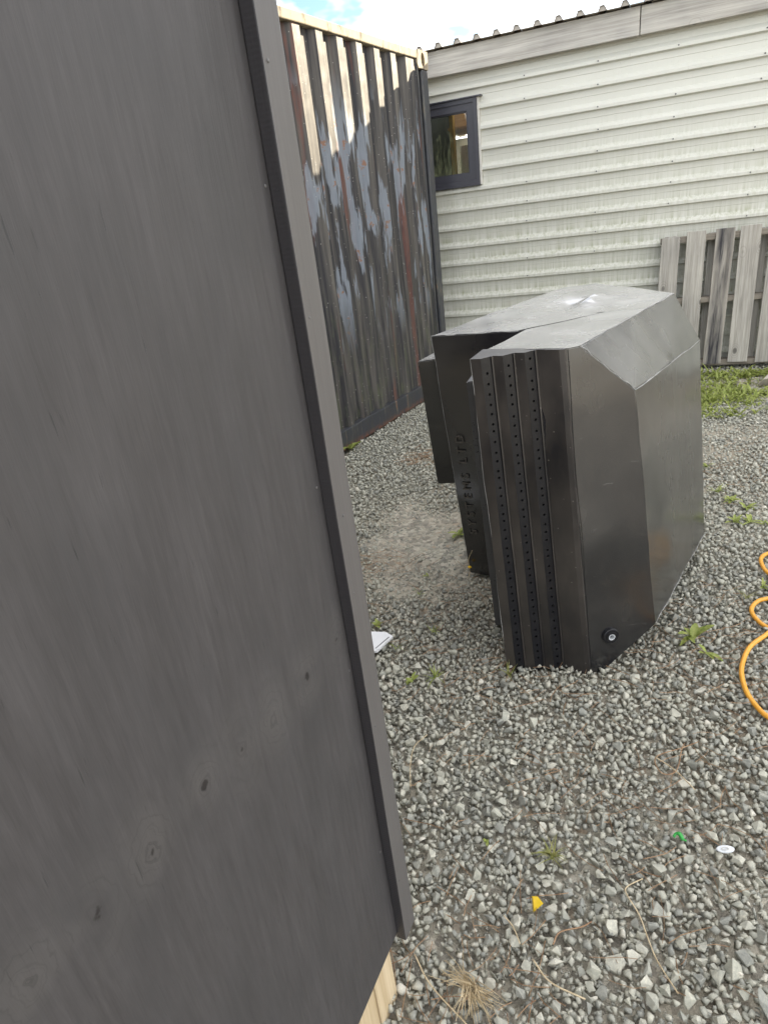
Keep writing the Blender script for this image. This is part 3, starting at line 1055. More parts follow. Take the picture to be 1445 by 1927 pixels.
obj('floor_strip', MB().box(-HL + .01, -.040, .0135, .030, HB - .022, HB + .05).mesh('floor_strip', bevel=.001, seg=1), M['strip'], hut)
obj('floor_sheet', MB().box(-HL + .02, -.02, .031, HW - .02, HB, HB + .018).mesh('floor_sheet'), M['strip'], hut)
bx = [(-.112, -.044), (-.188, -.1165), (-.62, -.53), (-1.25, -1.16), (-1.9, -1.81), (-2.38, -2.30)]
for i, (a, b) in enumerate(bx):
    me = MB().box(a, b, .022, HW - .05, -.01, HB - .024).mesh('bearer', bevel=.002, seg=1)
    rough_edges(me, .0015, 9, i * 3.3, .1)
    obj('bearer', me, M['bearer'], hut)

# ------------------------------------------------------------------ black plastic tank
tank = thing('plastic_tank', 'big black plastic tank on the gravel with drilled ribs and a chamfered side', 'tank', (.75, 2.2, 0))
TO = Vector((.75, 2.2, 0))


def L(x, y, z):
    return Vector((x, y, z)) - TO


TOPP = [L(.337, 1.832, 1.082), L(.549, 1.716, 1.082), L(.588, 1.722, 1.083), L(1.150, 2.356, 1.098), L(1.115, 2.777, 1.09), L(1.09, 2.982, 1.09),
        L(.938, 2.98, 1.09), L(.775, 2.83, 1.085), L(.244, 2.266, 1.07), L(.516, 2.116, 1.075), L(.806, 2.222, 1.08), L(.538, 2.103, 1.078)]
BOTP = [L(.402, 1.82, 0), L(.622, 1.658, 0), L(.664, 1.664, 0), L(1.08, 2.38, 0), L(1.20, 2.75, 0), L(1.17, 2.93, 0),
        L(1.02, 2.93, 0), L(.86, 2.80, .01), L(.336, 2.359, .03), L(.60, 2.20, .03), L(.84, 2.28, .03), L(.625, 2.19, .03)]
CR, CRB = L(.757, 1.735, .938), L(1.268, 2.362, .912)
SR, SRB = L(.848, 1.697, .142), L(1.318, 2.283, .12)
bm = bmesh.new()
tv = [bm.verts.new(p) for p in TOPP]
bv = [bm.verts.new(p) for p in BOTP]
cr, crb, sr, srb = [bm.verts.new(p) for p in (CR, CRB, SR, SRB)]
n = len(tv)
bm.faces.new(tv)
bm.faces.new(bv[::-1])
for i in range(n):
    j = (i + 1) % n
    if i == 1:
        bm.faces.new([tv[1], bv[1], bv[2], sr, cr, tv[2]])
    elif i == 2:
        bm.faces.new([tv[2], cr, crb, tv[3]])
        bm.faces.new([cr, sr, srb, crb])
        bm.faces.new([sr, bv[2], bv[3], srb])
    elif i == 3:
        bm.faces.new([tv[3], crb, srb, bv[3], bv[4], tv[4]])
    else:
        bm.faces.new([tv[i], bv[i], bv[j], tv[j]])
bmesh.ops.recalc_face_normals(bm, faces=bm.faces[:])
bmesh.ops.triangulate(bm, faces=[f_ for f_ in bm.faces if len(f_.verts) > 4])
for _ in range(7):
    es = [e for e in bm.edges if e.calc_length() > .06]
    if not es:
        break
    bmesh.ops.subdivide_edges(bm, edges=es, cuts=1)
    bmesh.ops.triangulate(bm, faces=bm.faces[:])
flat = [e for e in bm.edges if len(e.link_faces) == 2 and e.calc_face_angle() < R(2)]
bmesh.ops.beautify_fill(bm, faces=bm.faces[:], edges=flat)
sharp = [e for e in bm.edges if len(e.link_faces) == 2 and e.calc_face_angle() > R(9)]
bm.normal_update()
dent_a, dent_b = L(.80, 2.36, 1.08), L(.98, 2.62, 1.08)
for v_ in bm.verts:
    p = v_.co
    d_ = noise.noise_vector(p * 3.1 + Vector((4, 2, 9))) * .0042 + noise.noise_vector(p * 11) * .0016
    if v_.normal.z > .8 and p.z > 1.0:
        # a buckled fold across the top of the set-back lobe and a sag behind it
        t = max(0, min(1, (p - dent_a).dot(dent_b - dent_a) / (dent_b - dent_a).length_squared))
        q = (p - (dent_a + (dent_b - dent_a) * t))
        side = q.dot(Vector((-.82, .57, 0)))
        env = math.sin(math.pi * max(.02, min(.98, (p - dent_a).dot(dent_b - dent_a) / (dent_b - dent_a).length_squared))) if 0 < (p - dent_a).dot(dent_b - dent_a) else 0
        d_.z += env * (.020 * math.exp(-(side / .035) ** 2) - .022 * math.exp(-((side - .075) / .05) ** 2))
    v_.co = p + d_
bmesh.ops.bevel(bm, geom=sharp, offset=.004, segments=2, affect='EDGES', clamp_overlap=True)
me = bpy.data.meshes.new('body')
bm.to_mesh(me)
bm.free()
me.polygons.foreach_set('use_smooth', [True] * len(me.polygons))
me.set_sharp_from_angle(angle=R(22))
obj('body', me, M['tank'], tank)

# stepped ribs on the front: bilinear patch plus an outward step
QTL, QTR, QBR, QBL = TOPP[0], TOPP[1], BOTP[1], BOTP[0]
FN = (QTR - QTL).cross(QBL - QTL).normalized()
if FN.y > 0:
    FN = -FN


def FP(u, v_, d):
    a = QTL.lerp(QTR, u)
    b = QBL.lerp(QBR, u)
    return a.lerp(b, v_) + FN * d


W_ = (QTR - QTL).length
STEP = .031
lay = []                              # profile points across the front (u in metres, step out)
u = 0.0
prof = [(0.0, 3 * STEP + .004)]
facets = []
u = .030
for k in range(3):
    hi, lo_ = (3 - k) * STEP + .004, (2 - k) * STEP + .004
    prof.append((u, hi))
    facets.append(((u, hi), (u + .021, lo_ + .003)))
    prof.append((u + .021, lo_ + .003))
    prof.append((u + .0232, lo_ + .0055))
    prof.append((u + .0256, lo_ + .0030))
    prof.append((u + .026, lo_ - .0015))
    u += .026 + .027
prof.append((W_ * .93, .009))
prof.append((W_ * .990, .007))
prof.append((W_ * 1.0, -.010))
V0, V1 = .0, 1.0
NV = 26
# flats (one panel with its top and left returns)
v, f = [], []
hide = [(a, b) for a, b in facets]
cols = [prof[0]] + prof[1:]
for (uu, d) in [(0.0, -.02)] + cols:
    for j in range(NV + 1):
        t = j / NV
        p = FP(uu / W_, t, d) + noise.noise_vector(Vector((uu * 9, t * 5, 1))) * .0012
        v.append(p)
nc = len(cols) + 1
fac_cols = [i for i in range(nc - 1) if i >= 1 and (cols[i - 1], cols[i]) in facets]
for i in range(nc - 1):
    if i in fac_cols:
        continue
    for j in range(NV):
        f.append([i * (NV + 1) + j, i * (NV + 1) + j + 1, (i + 1) * (NV + 1) + j + 1, (i + 1) * (NV + 1) + j])
# top cap
b = len(v)
for (uu, d) in cols:
    v.append(FP(uu / W_, 0, d) + Vector((0, 0, .0005)))
    v.append(FP(uu / W_, 0, -.02) + Vector((0, 0, .0005)))
for i in range(len(cols) - 1):
    f.append([b + 2 * i, b + 2 * i + 1, b + 2 * i + 3, b + 2 * i + 2])
obj('stepped_front', mk('stepped_front', v, f), M['tank_dusty'], tank)
# drilled facets: one strip per step, its holes recessed
NH = 36
for fi, ((ua, da), (ub, db)) in enumerate(facets):
    mb = MB()
    strip_holes = []
    rr = random.Random(fi + 5)
    off0 = (.030, .016, .010)[fi]
    cells = []
    t = off0
    edges_t = [0.0]
    cen = []
    dt = (1.0 - off0) / NH
    for k in range(NH):
        c_ = off0 + dt * (k + .35 + rr.uniform(-.16, .16))
        cen.append(c_)
    for k in range(NH - 1):
        edges_t.append((cen[k] + cen[k + 1]) / 2)
    edges_t.append(1.0)
    A0, B0 = FP(ua / W_, 0, da), FP(ub / W_, 0, db)
    for k in range(NH):
        t0, t1, tc_ = edges_t[k], edges_t[k + 1], cen[k]
        corner = lambda s_, tt: FP((ua + (ub - ua) * s_) / W_, tt, da + (db - da) * s_)
        width = (corner(1, tc_) - corner(0, tc_)).length
        hlen = (corner(.5, 1) - corner(.5, 0)).length
        rad = .0042
        ns = 8
        o0 = len(mb.v)
        inner, outer = [], []
        nrm = (corner(1, tc_) - corner(0, tc_)).cross(corner(.5, t1) - corner(.5, t0)).normalized()
        if nrm.y > 0:
            nrm = -nrm
        for q in range(ns):
            a = 2 * math.pi * (q + .5) / ns
            s_, tt = .5 + rad * math.cos(a) / width, tc_ + rad * math.sin(a) / hlen
            inner.append(corner(s_, tt))
            if abs(math.cos(a)) > abs(math.sin(a)):
                outer.append(None)
        ang = [2 * math.pi * (q + .5) / ns for q in range(ns)]
        out = []
        for a in ang:
            ca, sa = math.cos(a), math.sin(a)
            ex = 1.0 if ca > 0 else 0.0
            ey = t1 if sa > 0 else t0
            if abs(abs(ca) - abs(sa)) < 1e-6 or True:
                if abs(ca) > abs(sa):
                    out.append((ex, tc_ + (ey - tc_) * .45))
                else:
                    out.append((.5 + (ex - .5) * .45, ey))
        for p in inner:
            mb.v.append(p)
        for (s_, tt) in out:
            mb.v.append(corner(s_, tt))
        cs = [(1, t1), (0, t1), (0, t0), (1, t0)]
        for (s_, tt) in cs:
            mb.v.append(corner(s_, tt))
        for q in range(ns):
            q2 = (q + 1) % ns
            mb.f.append([o0 + q, o0 + ns + q, o0 + ns + q2, o0 + q2])
        for ci, q in enumerate((0, 2, 4, 6)):
            mb.f.append([o0 + ns + q, o0 + 2 * ns + ci, o0 + ns + q + 1])
        # recessed cup of this hole
        hb = MB()
        for dep in (0, -.012):
            for p in inner:
                hb.v.append(p + nrm * dep)
        for q in range(ns):
            q2 = (q + 1) % ns
            hb.f.append([q, q2, ns + q2, ns + q])
        hb.f.append([ns + q for q in range(ns)])
        strip_holes.append(hb)
    strip = obj('drilled_strip', mb.mesh('drilled_strip'), M['tank_rib'], tank)
    for hb in strip_holes:
        obj('drain_hole', hb.mesh('drain_hole'), M['tank_hole'], strip)


def prism(name, top, bot, mat, bevel=.003, amp=.002):
    mb = MB()
    n_ = len(top)
    mb.v = [tuple(p) for p in top] + [tuple(p) for p in bot]
    mb.f = [list(range(n_)), list(range(n_, 2 * n_))[::-1]] + [[i, n_ + i, n_ + (i + 1) % n_, (i + 1) % n_] for i in range(n_)]
    me = mk(name, mb.v, mb.f)
    bm = bmesh.new()
    bm.from_mesh(me)
    bmesh.ops.recalc_face_normals(bm, faces=bm.faces[:])
    bmesh.ops.bevel(bm, geom=bm.edges[:], offset=bevel, segments=2, affect='EDGES')
    bm.to_mesh(me)
    bm.free()
    rough_edges(me, amp, 5, 1.0, .09)
    return obj(name, me, mat, tank)


# thin pitted slab on the left flank of the front lobe
prism('side_slab', [L(.297, 1.882, .985), L(.42, 1.86, .985), L(.50, 2.02, .985), L(.352, 2.03, .985)],
      [L(.362, 1.955, .03), L(.46, 1.92, .03), L(.56, 2.06, .03), L(.42, 2.10, .03)], M['slab'])
# boxed lug behind the left lobe
prism('side_box', [L(.202, 2.448, .95), L(.45, 2.43, .955), L(.66, 2.72, .96), L(.42, 2.78, .955)],
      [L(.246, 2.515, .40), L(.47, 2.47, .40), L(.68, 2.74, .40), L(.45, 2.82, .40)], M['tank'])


def bead(p, q, r, name='trimmed_edge', seed=0):
    n_ = 26
    pts, rad = [], []
    for i in range(n_ + 1):
        t = i / n_
        pp = p.lerp(q, t) + noise.noise_vector(Vector((t * 9, seed, 2))) * .0035 + noise.noise_vector(p.lerp(q, t) * 3.1 + Vector((4, 2, 9))) * .0042
        pts.append(pp)
        rad.append(r * (.35 + 1.1 * abs(noise.noise(Vector((t * 17, seed, 5))))))
    return obj(name, MB().tube(pts, rad, 5).mesh(name), M['tank_edge'], tank)


bead(TOPP[2], TOPP[3], .0042, seed=1)
bead(CR, CRB, .0026, seed=2)
bead(TOPP[2], CR, .0022, seed=3)
bead(TOPP[8], TOPP[9], .0020, seed=4)
bead(SR + Vector((0, 0, .003)), SRB, .0022, seed=5)
bead(FP(0, .0, 3 * STEP + .004), FP(0, 1, 3 * STEP + .004), .0014, seed=6)
bead(TOPP[8], BOTP[8], .0016, seed=7)
# bulkhead outlet low on the right front panel
fo = L(.688, 1.672, .135)
pn_ = (CR - TOPP[2]).cross(BOTP[2] - TOPP[2]).normalized()
if pn_.y > 0:
    pn_ = -pn_
pl_d = (TOPP[1] - fo).dot(pn_)
# put it on the panel
fo = L(.690, 1.665, .135)
fo = fo + pn_ * .005 - pn_ * ((fo - (BOTP[2] * .34 + SR * .33 + CR * .33)).dot(pn_))
fitting = bpy.data.objects.new('outlet_fitting', None)
COL.objects.link(fitting)
fitting.parent = tank
fitting.location = fo
fitting.rotation_euler = pn_.to_track_quat('Z', 'Y').to_euler()


def ring_mesh(profile, n_=28):
    v, f = [], []
    for (r, z) in profile:
        for k in range(n_):
            a = 2 * math.pi * k / n_
            v.append((r * math.cos(a), r * math.sin(a), z))
    for i in range(len(profile) - 1):
        for k in range(n_):
            k2 = (k + 1) % n_
            f.append([i * n_ + k, i * n_ + k2, (i + 1) * n_ + k2, (i + 1) * n_ + k])
    me = mk('ring', v, f, True)
    me.set_sharp_from_angle(angle=R(35))
    return me


obj('flange', ring_mesh([(.0275, -.006), (.0275, .0015), (.0255, .003), (.0185, .003), (.0178, .0055), (.0118, .0055), (.0105, .0045), (.0105, -.012)]), M['tank_rib'], fitting)
obj('pipe_bore', ring_mesh([(.0110, .0068), (.0085, .0068), (.0085, -.010), (.0001, -.010)]), M['pvc'], fitting)
# raised lettering running up the set-back lobe
lobe_n = (TOPP[9] - TOPP[8]).cross(BOTP[8] - TOPP[8]).normalized()
if lobe_n.y > 0:
    lobe_n = -lobe_n
tup = (TOPP[8] - BOTP[8])
tup = (tup - lobe_n * tup.dot(lobe_n)).normalized()
tx = tup
ty = lobe_n.cross(tx)
Mx = Matrix((tx, ty, lobe_n)).transposed().to_4x4()
let = bpy.data.objects.new('embossed_lettering', None)
COL.objects.link(let)
let.parent = tank
p0 = L(.383, 2.325, .245)
p0 = p0 - lobe_n * ((p0 - (TOPP[8] + BOTP[8] + TOPP[9]) / 3).dot(lobe_n) - .007)
Mx.translation = p0
let.matrix_local = Mx
xx = 0.0
for ch in 'SYSTEMS LTD':
    if ch == ' ':
        xx += .028
        continue
    tcv = bpy.data.curves.new('letter', 'FONT')
    tcv.body = ch
    tcv.size = .048
    tcv.extrude = .0016
    tob = bpy.data.objects.new('letter_source', tcv)
    COL.objects.link(tob)
    bpy.context.view_layer.update()
    tme = bpy.data.meshes.new_from_object(tob.evaluated_get(bpy.context.evaluated_depsgraph_get()))
    bpy.data.objects.remove(tob)
    obj('letter', tme, M['letters'], let, (xx, 0, 0))
    xx += max(v_.co.x for v_ in tme.vertices) + .018

# ------------------------------------------------------------------ pallet against the wall
pal = thing('wooden_pallet', 'weathered wooden pallet standing upright against the cream shed wall', 'pallet', (2.492, 5.352, .012), (R(-1.3), 0, SH_AZ))
# local X along the wall, Y towards the wall, Z up
for i, w_ in enumerate((.136, .138, .132, .142, .135, .14)):
    x0 = -.015 + i * .192 + (.0, .0, .003, -.004, .002, 0)[i]
    zt = (1.065, 1.098, 1.095, 1.10, 1.09, 1.08)[i]
    me = MB().box(-w_ / 2, w_ / 2, 0, .019, .045 + .01 * (i % 2), zt).mesh('deck_board', bevel=.002, seg=1)
    rough_edges(me, .004, 2.6, i * 4.1, .06)
    obj('deck_board', me, M['pallet_dark'] if i == 2 else M['pallet'], pal, (x0 + w_ / 2, 0, 0), (0, R((.3, -.2, .5, -.3, .2, 0)[i]), 0))
for i, z_ in enumerate((.03, .545, 1.02)):
    me = MB().box(-.015, 1.16, .0195, .11, z_, z_ + .045).mesh('stringer', bevel=.003, seg=1)
    rough_edges(me, .003, 3, i * 2.0, .1)
    obj('stringer', me, M['stringer'], pal)
for i in range(4):
    x0 = .02 + i * .32
    me = MB().box(-.05, .05, .1105, .128, .04, 1.07).mesh('back_board', bevel=.002, seg=1)
    obj('back_board', me, M['pallet'], pal, (x0 + .05, 0, 0))

# ------------------------------------------------------------------ hose
hz = .016
hp = [(1.72, 2.29), (1.643, 2.253), (1.568, 2.225), (1.527, 2.202), (1.497, 2.157), (1.479, 2.08), (1.50, 1.99), (1.58, 1.935), (1.66, 1.96), (1.70, 2.02), (1.68, 2.06),
      (1.58, 2.02), (1.48, 1.945), (1.432, 1.925), (1.379, 1.918), (1.331, 1.906), (1.284, 1.865), (1.267, 1.809), (1.277, 1.75), (1.33, 1.70), (1.42, 1.70), (1.50, 1.76), (1.50, 1.83), (1.42, 1.82),
      (1.324, 1.762), (1.262, 1.726), (1.171, 1.675), (1.109, 1.612), (1.068, 1.55), (1.039, 1.474), (1.032, 1.414), (1.037, 1.36), (1.065, 1.30), (1.14, 1.24), (1.25, 1.22)]
hpts = spline([(x, y, hz + .004 + relief(x, y) + .004 * noise.noise(Vector((x * 5, y * 5, 0))) + (.016 if i in (10, 11, 23, 24) else 0)) for i, (x, y) in enumerate(hp)], 7)
hose = obj('hose', MB().tube(hpts, .0078, 10).mesh('hose', True), M['hose'])
tag(hose, 'orange yellow plastic hose coiled loosely on the gravel at the right edge', 'hose')

# ------------------------------------------------------------------ small litter
ws = thing('board_offcut', 'white flat board offcut with a dark line lying behind the black corner batten', 'board', (-.12, 1.96, .018), (R(2), R(-2), 0))
mb = MB()
out_ = [(-.16, .075), (.0, .062), (.068, .042), (.094, .010), (.03, -.062), (-.16, -.04)]
b = 0
mb.v = [(x, y, .009) for x, y in out_] + [(x, y, 0) for x, y in out_]
mb.f = [list(range(6)), list(range(6, 12))[::-1]] + [[i, 6 + i, 6 + (i + 1) % 6, (i + 1) % 6] for i in range(6)]
obj('sheet', mb.mesh('sheet'), M['paper'], ws)
obj('printed_line', MB().quad((.078, .0085, .0095), (.081, .0055, .0095), (.026, -.049, .0095), (.023, -.047, .0095)).mesh('printed_line'), M['black_tape'], ws)

yl = thing('plastic_fragment', 'folded yellow plastic fragment on the gravel in the foreground', 'litter', (.229, .905, .026), (R(68), R(8), R(20)))
mb = MB()
mb.v = [(-.010, -.018, 0), (.016, -.006, .003), (.004, .014, .004), (-.008, .017, 0), (-.0125, -.020, .006), (-.011, .018, .006), (-.010, -.018, -.0025), (.016, -.006, 0), (.004, .014, .001), (-.008, .017, -.0025)]
mb.f = [[0, 1, 2, 3], [0, 3, 5, 4], [9, 8, 7, 6], [0, 6, 7, 1], [1, 7, 8, 2], [2, 8, 9, 3]]
obj('folded_sheet', mb.mesh('folded_sheet'), M['yellow'], yl)

gp = MB().tube(spline([(-.010, 0, .004), (-.004, .006, .010), (.004, .004, .012), (.010, -.003, .006), (.018, -.002, .001)], 5), [.0035] * 8 + [.005] * 8 + [.0022] * 5, 8).mesh('green_fragment', True)
tag(obj('green_fragment', gp, M['green_p'], None, (.605, 1.017, .022), (0, 0, R(-20))), 'tiny bright green plastic bit among the grey stones', 'litter')
bm = bmesh.new()
bmesh.ops.create_cone(bm, cap_ends=False, segments=20, radius1=.021, radius2=.017, depth=.006)
me = bpy.data.meshes.new('plastic_cap')
bm.to_mesh(me)
bm.free()
wc = thing('litter_cap', 'small white oval plastic cap lying on the stones at lower right', 'litter', (.697, .974, .024), (R(24), R(-16), R(-20)))
o = obj('cap_ring', ring_mesh([(.020, 0), (.0205, .004), (.018, .006), (.0, .0065)], 22), M['white_p'], wc)
o.scale = (.95, .42, 1)
o = obj('cap_dimple', ring_mesh([(.011, .0066), (.0105, .0085), (.008, .0085), (.0075, .0066)], 18), M['trim'], wc)
o.scale = (.8, .3, 1)
mb = MB()
rr = random.Random(3)
for i in range(1):
    a0 = rr.uniform(0, 6.28)
    x, y = rr.uniform(-.10, .16), rr.uniform(-.12, .12)
    z = rr.uniform(.0, .03)
    s_ = rr.uniform(.02, .055)
    mb.quad((x, y, z), (x + s_ * math.cos(a0), y + s_ * math.sin(a0), z + rr.uniform(-.005, .03)), (x + s_ * 1.2 * math.cos(a0 + .7), y + s_ * 1.2 * math.sin(a0 + .7), z + rr.uniform(0, .03)), (x + s_ * .7 * math.cos(a0 + 1.5), y + s_ * .7 * math.sin(a0 + 1.5), z + rr.uniform(0, .02)))
tag(obj('plastic_scrap', mb.mesh('plastic_scrap'), M['blue_p'], None, (2.90, 4.68, .015)), 'torn pale blue plastic film in the grass before the pallet', 'litter')
V_, F_ = rock_variant(901, 12)
me = mk('concrete_lump', V_.tolist(), F_.tolist())
rough_edges(me, .08, 2.2, 5, .4)
o = obj('concrete_lump', me, M['concrete'], None, (2.995, 4.55, .03), (.2, .1, .6))
o.scale = (.11, .08, .085)
tag(o, 'pale lump of broken concrete by the grass at the right edge', 'rubble')


# ------------------------------------------------------------------ weeds
def leaf_strip(mb, base, ang, length, width, lift, droop, segs=4, pointed=True):
    d = Vector((math.cos(ang), math.sin(ang), 0))
    s_ = Vector((-math.sin(ang), math.cos(ang), 0))
    rows = []
    for i in range(segs + 1):
        t = i / segs
        p = base + d * (length * t * math.cos(lift * (1 - .3 * t))) + Vector((0, 0, length * (math.sin(lift) * t - droop * t * t)))
        w = width * (math.sin(math.pi * (.12 + .80 * t)) if pointed else (1 - .9 * t))
        rows.append((p - s_ * w / 2 + Vector((0, 0, w * .18)), p, p + s_ * w / 2 + Vector((0, 0, w * .18))))
    b = len(mb.v)
    for r_ in rows:
        mb.v += [tuple(q) for q in r_]
    for i in range(segs):
        for k in (0, 1):
            a = b + i * 3 + k
            mb.f.append([a, a + 1, a + 4, a + 3])


def weed(x, y, label, n_=12, ln=.05, wd=.012, kind='rosette', mat='leaf', seed=0):
    rr = random.Random(seed * 13 + 1)
    mb = MB()
    for i in range(n_):
        a = rr.uniform(0, 6.28)
        b_ = Vector((rr.uniform(-.3, .3) * ln * .5, rr.uniform(-.3, .3) * ln * .5, .004))
        l_ = ln * rr.uniform(.55, 1.15)
        if kind == 'grass':
            leaf_strip(mb, b_, a, l_ * 1.3, wd * .45, rr.uniform(.5, 1.35), rr.uniform(.1, .7), 4, False)
        else:
            leaf_strip(mb, b_, a, l_, wd * rr.uniform(.7, 1.2), rr.uniform(.25, 1.0), rr.uniform(.1, .5))
    o = obj('weed' if kind != 'grass' else 'grass_tuft', mb.mesh('weed', True), M[mat], None, (x, y, relief(x, y) + .008))
    return tag(o, label, 'weed')


WEEDS = [
    (-.175, 4.30, 'broad leaved weed at the foot of the container by the black batten', 8, .10, .035, 'rosette', 'leaf'),
    (.352, 2.76, 'leafy weed beside the lower left edge of the black tank', 9, .075, .022, 'rosette', 'leaf'),
    (.103, 1.717, 'bright green bushy weed standing alone left of the tank front', 18, .055, .012, 'grass', 'leaf'),
    (.020, 1.722, 'small flat weed just left of the bushy green weed', 9, .038, .013, 'rosette', 'leaf'),
    (.352, 1.685, 'yellow green weed tuft at the front foot of the tank', 12, .05, .011, 'grass', 'leaf_y'),
    (.299, 1.02, 'half dry grass tuft among the larger stones in the foreground', 26, .05, .010, 'grass', 'leaf_y'),
    (.127, 1.985, 'thin upright weed between the white board and the tank', 7, .04, .010, 'grass', 'leaf'),
    (-.085, 2.073, 'small weed behind the white board offcut', 8, .03, .012, 'rosette', 'leaf'),
    (-.017, 1.912, 'small weed touching the front tip of the white board offcut', 6, .035, .010, 'grass', 'leaf'),
    (.155, 1.084, 'tiny green sprout beside the batten in the near gravel', 4, .02, .008, 'rosette', 'leaf'),
    (.155, 2.398, 'tiny weed in the brown earth left of the flower', 5, .03, .010, 'rosette', 'leaf'),
    (.105, 2.257, 'tiny weed halfway between the flower and the batten', 5, .028, .009, 'grass', 'leaf'),
    (1.82, 3.201, 'farthest of the small weeds right of the tank', 8, .045, .014, 'rosette', 'leaf'),
    (1.70, 2.872, 'weed clump close behind the right corner of the tank', 14, .06, .013, 'grass', 'leaf'),
    (1.705, 2.752, 'leafy weed in the middle of the patch right of the tank', 11, .06, .016, 'rosette', 'leaf'),
    (1.730, 2.650, 'rightmost broad weed in the patch right of the tank', 8, .055, .018, 'rosette', 'leaf'),
    (1.60, 2.533, 'nearest left weed in the patch right of the tank', 12, .06, .013, 'rosette', 'leaf'),
    (1.663, 2.515, 'low weed next to the nearest left weed of the patch', 9, .05, .015, 'rosette', 'leaf'),
    (1.720, 2.475, 'low weed at the right edge of the picture above the hose', 8, .05, .014, 'rosette', 'leaf'),
    (1.40, 1.998, 'small weed directly above the middle hose loop', 7, .04, .012, 'rosette', 'leaf'),
    (1.313, 1.945, 'reddish dry weed left of the middle hose loop', 9, .045, .010, 'grass', 'leaf_y'),
    (1.017, 1.765, 'dandelion like weed alone on the gravel between tank and hose', 9, .075, .024, 'rosette', 'leaf'),
    (1.022, 1.685, 'single leaf weed just in front of the dandelion like weed', 4, .05, .018, 'rosette', 'leaf'),
]
for i, (x, y, lab, n_, ln, wd, kind, mat) in enumerate(WEEDS):
    weed(x, y, lab, n_, ln, wd, kind, mat, i)

fl = thing('flower', 'single yellow flower on a thin stalk at the foot of the tank', 'flower', (.330, 2.36, 0))
obj('stem', MB().tube(spline([(0, 0, 0), (.008, -.004, .05), (.004, -.01, .10), (.020, -.03, .155)], 5), .0014, 5).mesh('stem'), M['straw'], fl)
bm = bmesh.new()
bmesh.ops.create_icosphere(bm, subdivisions=1, radius=.009)
me = bpy.data.meshes.new('petals')
for v_ in bm.verts:
    v_.co = Vector((v_.co.x, v_.co.y, v_.co.z * .6)) * random.uniform(.85, 1.15)
bm.to_mesh(me)
bm.free()
obj('petals', me, M['petal'], fl, (.004, -.034, .078))

# grass bank in front of the pallet
mb = MB()
rr = random.Random(5)
for i in range(2600):
    u_, w_ = rr.random(), rr.random()
    x = 2.15 + 1.45 * u_
    y = 3.95 + 1.32 * w_
    q = (Vector((x, y, 0)) - Vector((2.5, 5.27, 0)))
    if q.x * .381 + q.y * .924 > -.02:
        continue
    den = .5 + .9 * noise.noise(Vector((x * 2.3, y * 2.3, 3))) + (.25 if y > 4.3 else -.1) - max(0, 4.25 - y) * 1.4
    if rr.random() > den:
        continue
    if math.hypot(x - 3.0, y - 4.62) < .22 and rr.random() < .75:
        continue
    ln = rr.uniform(.04, .11)
    for k in range(rr.randint(2, 4)):
        leaf_strip(mb, Vector((x + rr.uniform(-.02, .02), y + rr.uniform(-.02, .02), .0)), rr.uniform(0, 6.28), ln * rr.uniform(.6, 1.1), rr.uniform(.008, .020), rr.uniform(.35, 1.25), rr.uniform(.1, .6), 3)
gr = obj('grass', mb.mesh('grass', True), M['leaf'])
tag(gr, 'strip of low green grass and weeds at the foot of the pallet', 'grass', kind='stuff')

# ------------------------------------------------------------------ dry stalks, needles and straw
STALKS = [
    ([(.482, .931), (.442, .916), (.431, .9), (.44, .852), (.438, .801), (.438, .757), (.45, .695)], .0015, 'long hooked straw stalk lying across the near gravel'),
    ([(.80, 1.30), (.748, 1.285), (.663, 1.265), (.652, 1.208), (.692, 1.208), (.742, 1.279), (.76, 1.30)], .0014, 'thin reddish stalk bent into a loop right of centre'),
    ([(.66, 1.262), (.69, 1.21), (.712, 1.146)], .0016, 'short straight straw crossing the looped stalk'),
    ([(.045, 1.451), (.002, 1.415), (-.017, 1.346), (-.024, 1.267)], .0013, 'long curved stalk running beside the black batten'),
    ([(-.055, .83), (-.028, .767), (.035, .687)], .0016, 'straw stalk leading from the timber blocks to the dry grass clump'),
    ([(.19, .79), (.213, .745), (.271, .705)], .0018, 'pale bent straw near the bottom edge beside the dry clump'),
    ([(.24, .815), (.262, .838), (.31, .842), (.335, .85)], .0016, 'wavy orange stalk right of the yellow fragment'),
    ([(.15, .885), (.165, .86), (.172, .825)], .0014, 'short arched straw left of the yellow fragment'),
]
for i, (pts, r_, lab) in enumerate(STALKS):
    P3 = spline([(x, y, .024 + relief(x, y) + .008 * noise.noise(Vector((x * 14, y * 14, i)))) for x, y in pts], 6)
    tag(obj('dry_stalk', MB().tube(P3, r_, 5).mesh('dry_stalk', True), M['needle'] if i in (1, 6) else M['straw'], None), lab, 'stalk', 'dry stalks on the gravel')

mb = MB()
rr = random.Random(21)
for i in range(90):
    a = rr.gauss(R(-80), .5) if i % 3 else rr.gauss(R(150), .4)
    l_ = rr.uniform(.025, .075)
    p0_ = Vector((rr.gauss(0, .008), rr.gauss(0, .008), .012 + rr.uniform(0, .012)))
    d = Vector((math.cos(a), math.sin(a), 0))
    mid = p0_ + d * l_ * .5 + Vector((0, 0, rr.uniform(.0, .02)))
    end = p0_ + d * l_ + Vector((rr.uniform(-.01, .01), rr.uniform(-.01, .01), rr.uniform(-.008, .012)))
    mb.tube(spline([p0_, mid, end], 3), [.0011] * 4 + [.0006] * 3, 3, False)
tag(obj('dry_grass_clump', mb.mesh('dry_grass_clump'), M['straw'], None, (.055, .752, .012)), 'uprooted clump of pale dry grass at the bottom of the picture', 'dry grass')

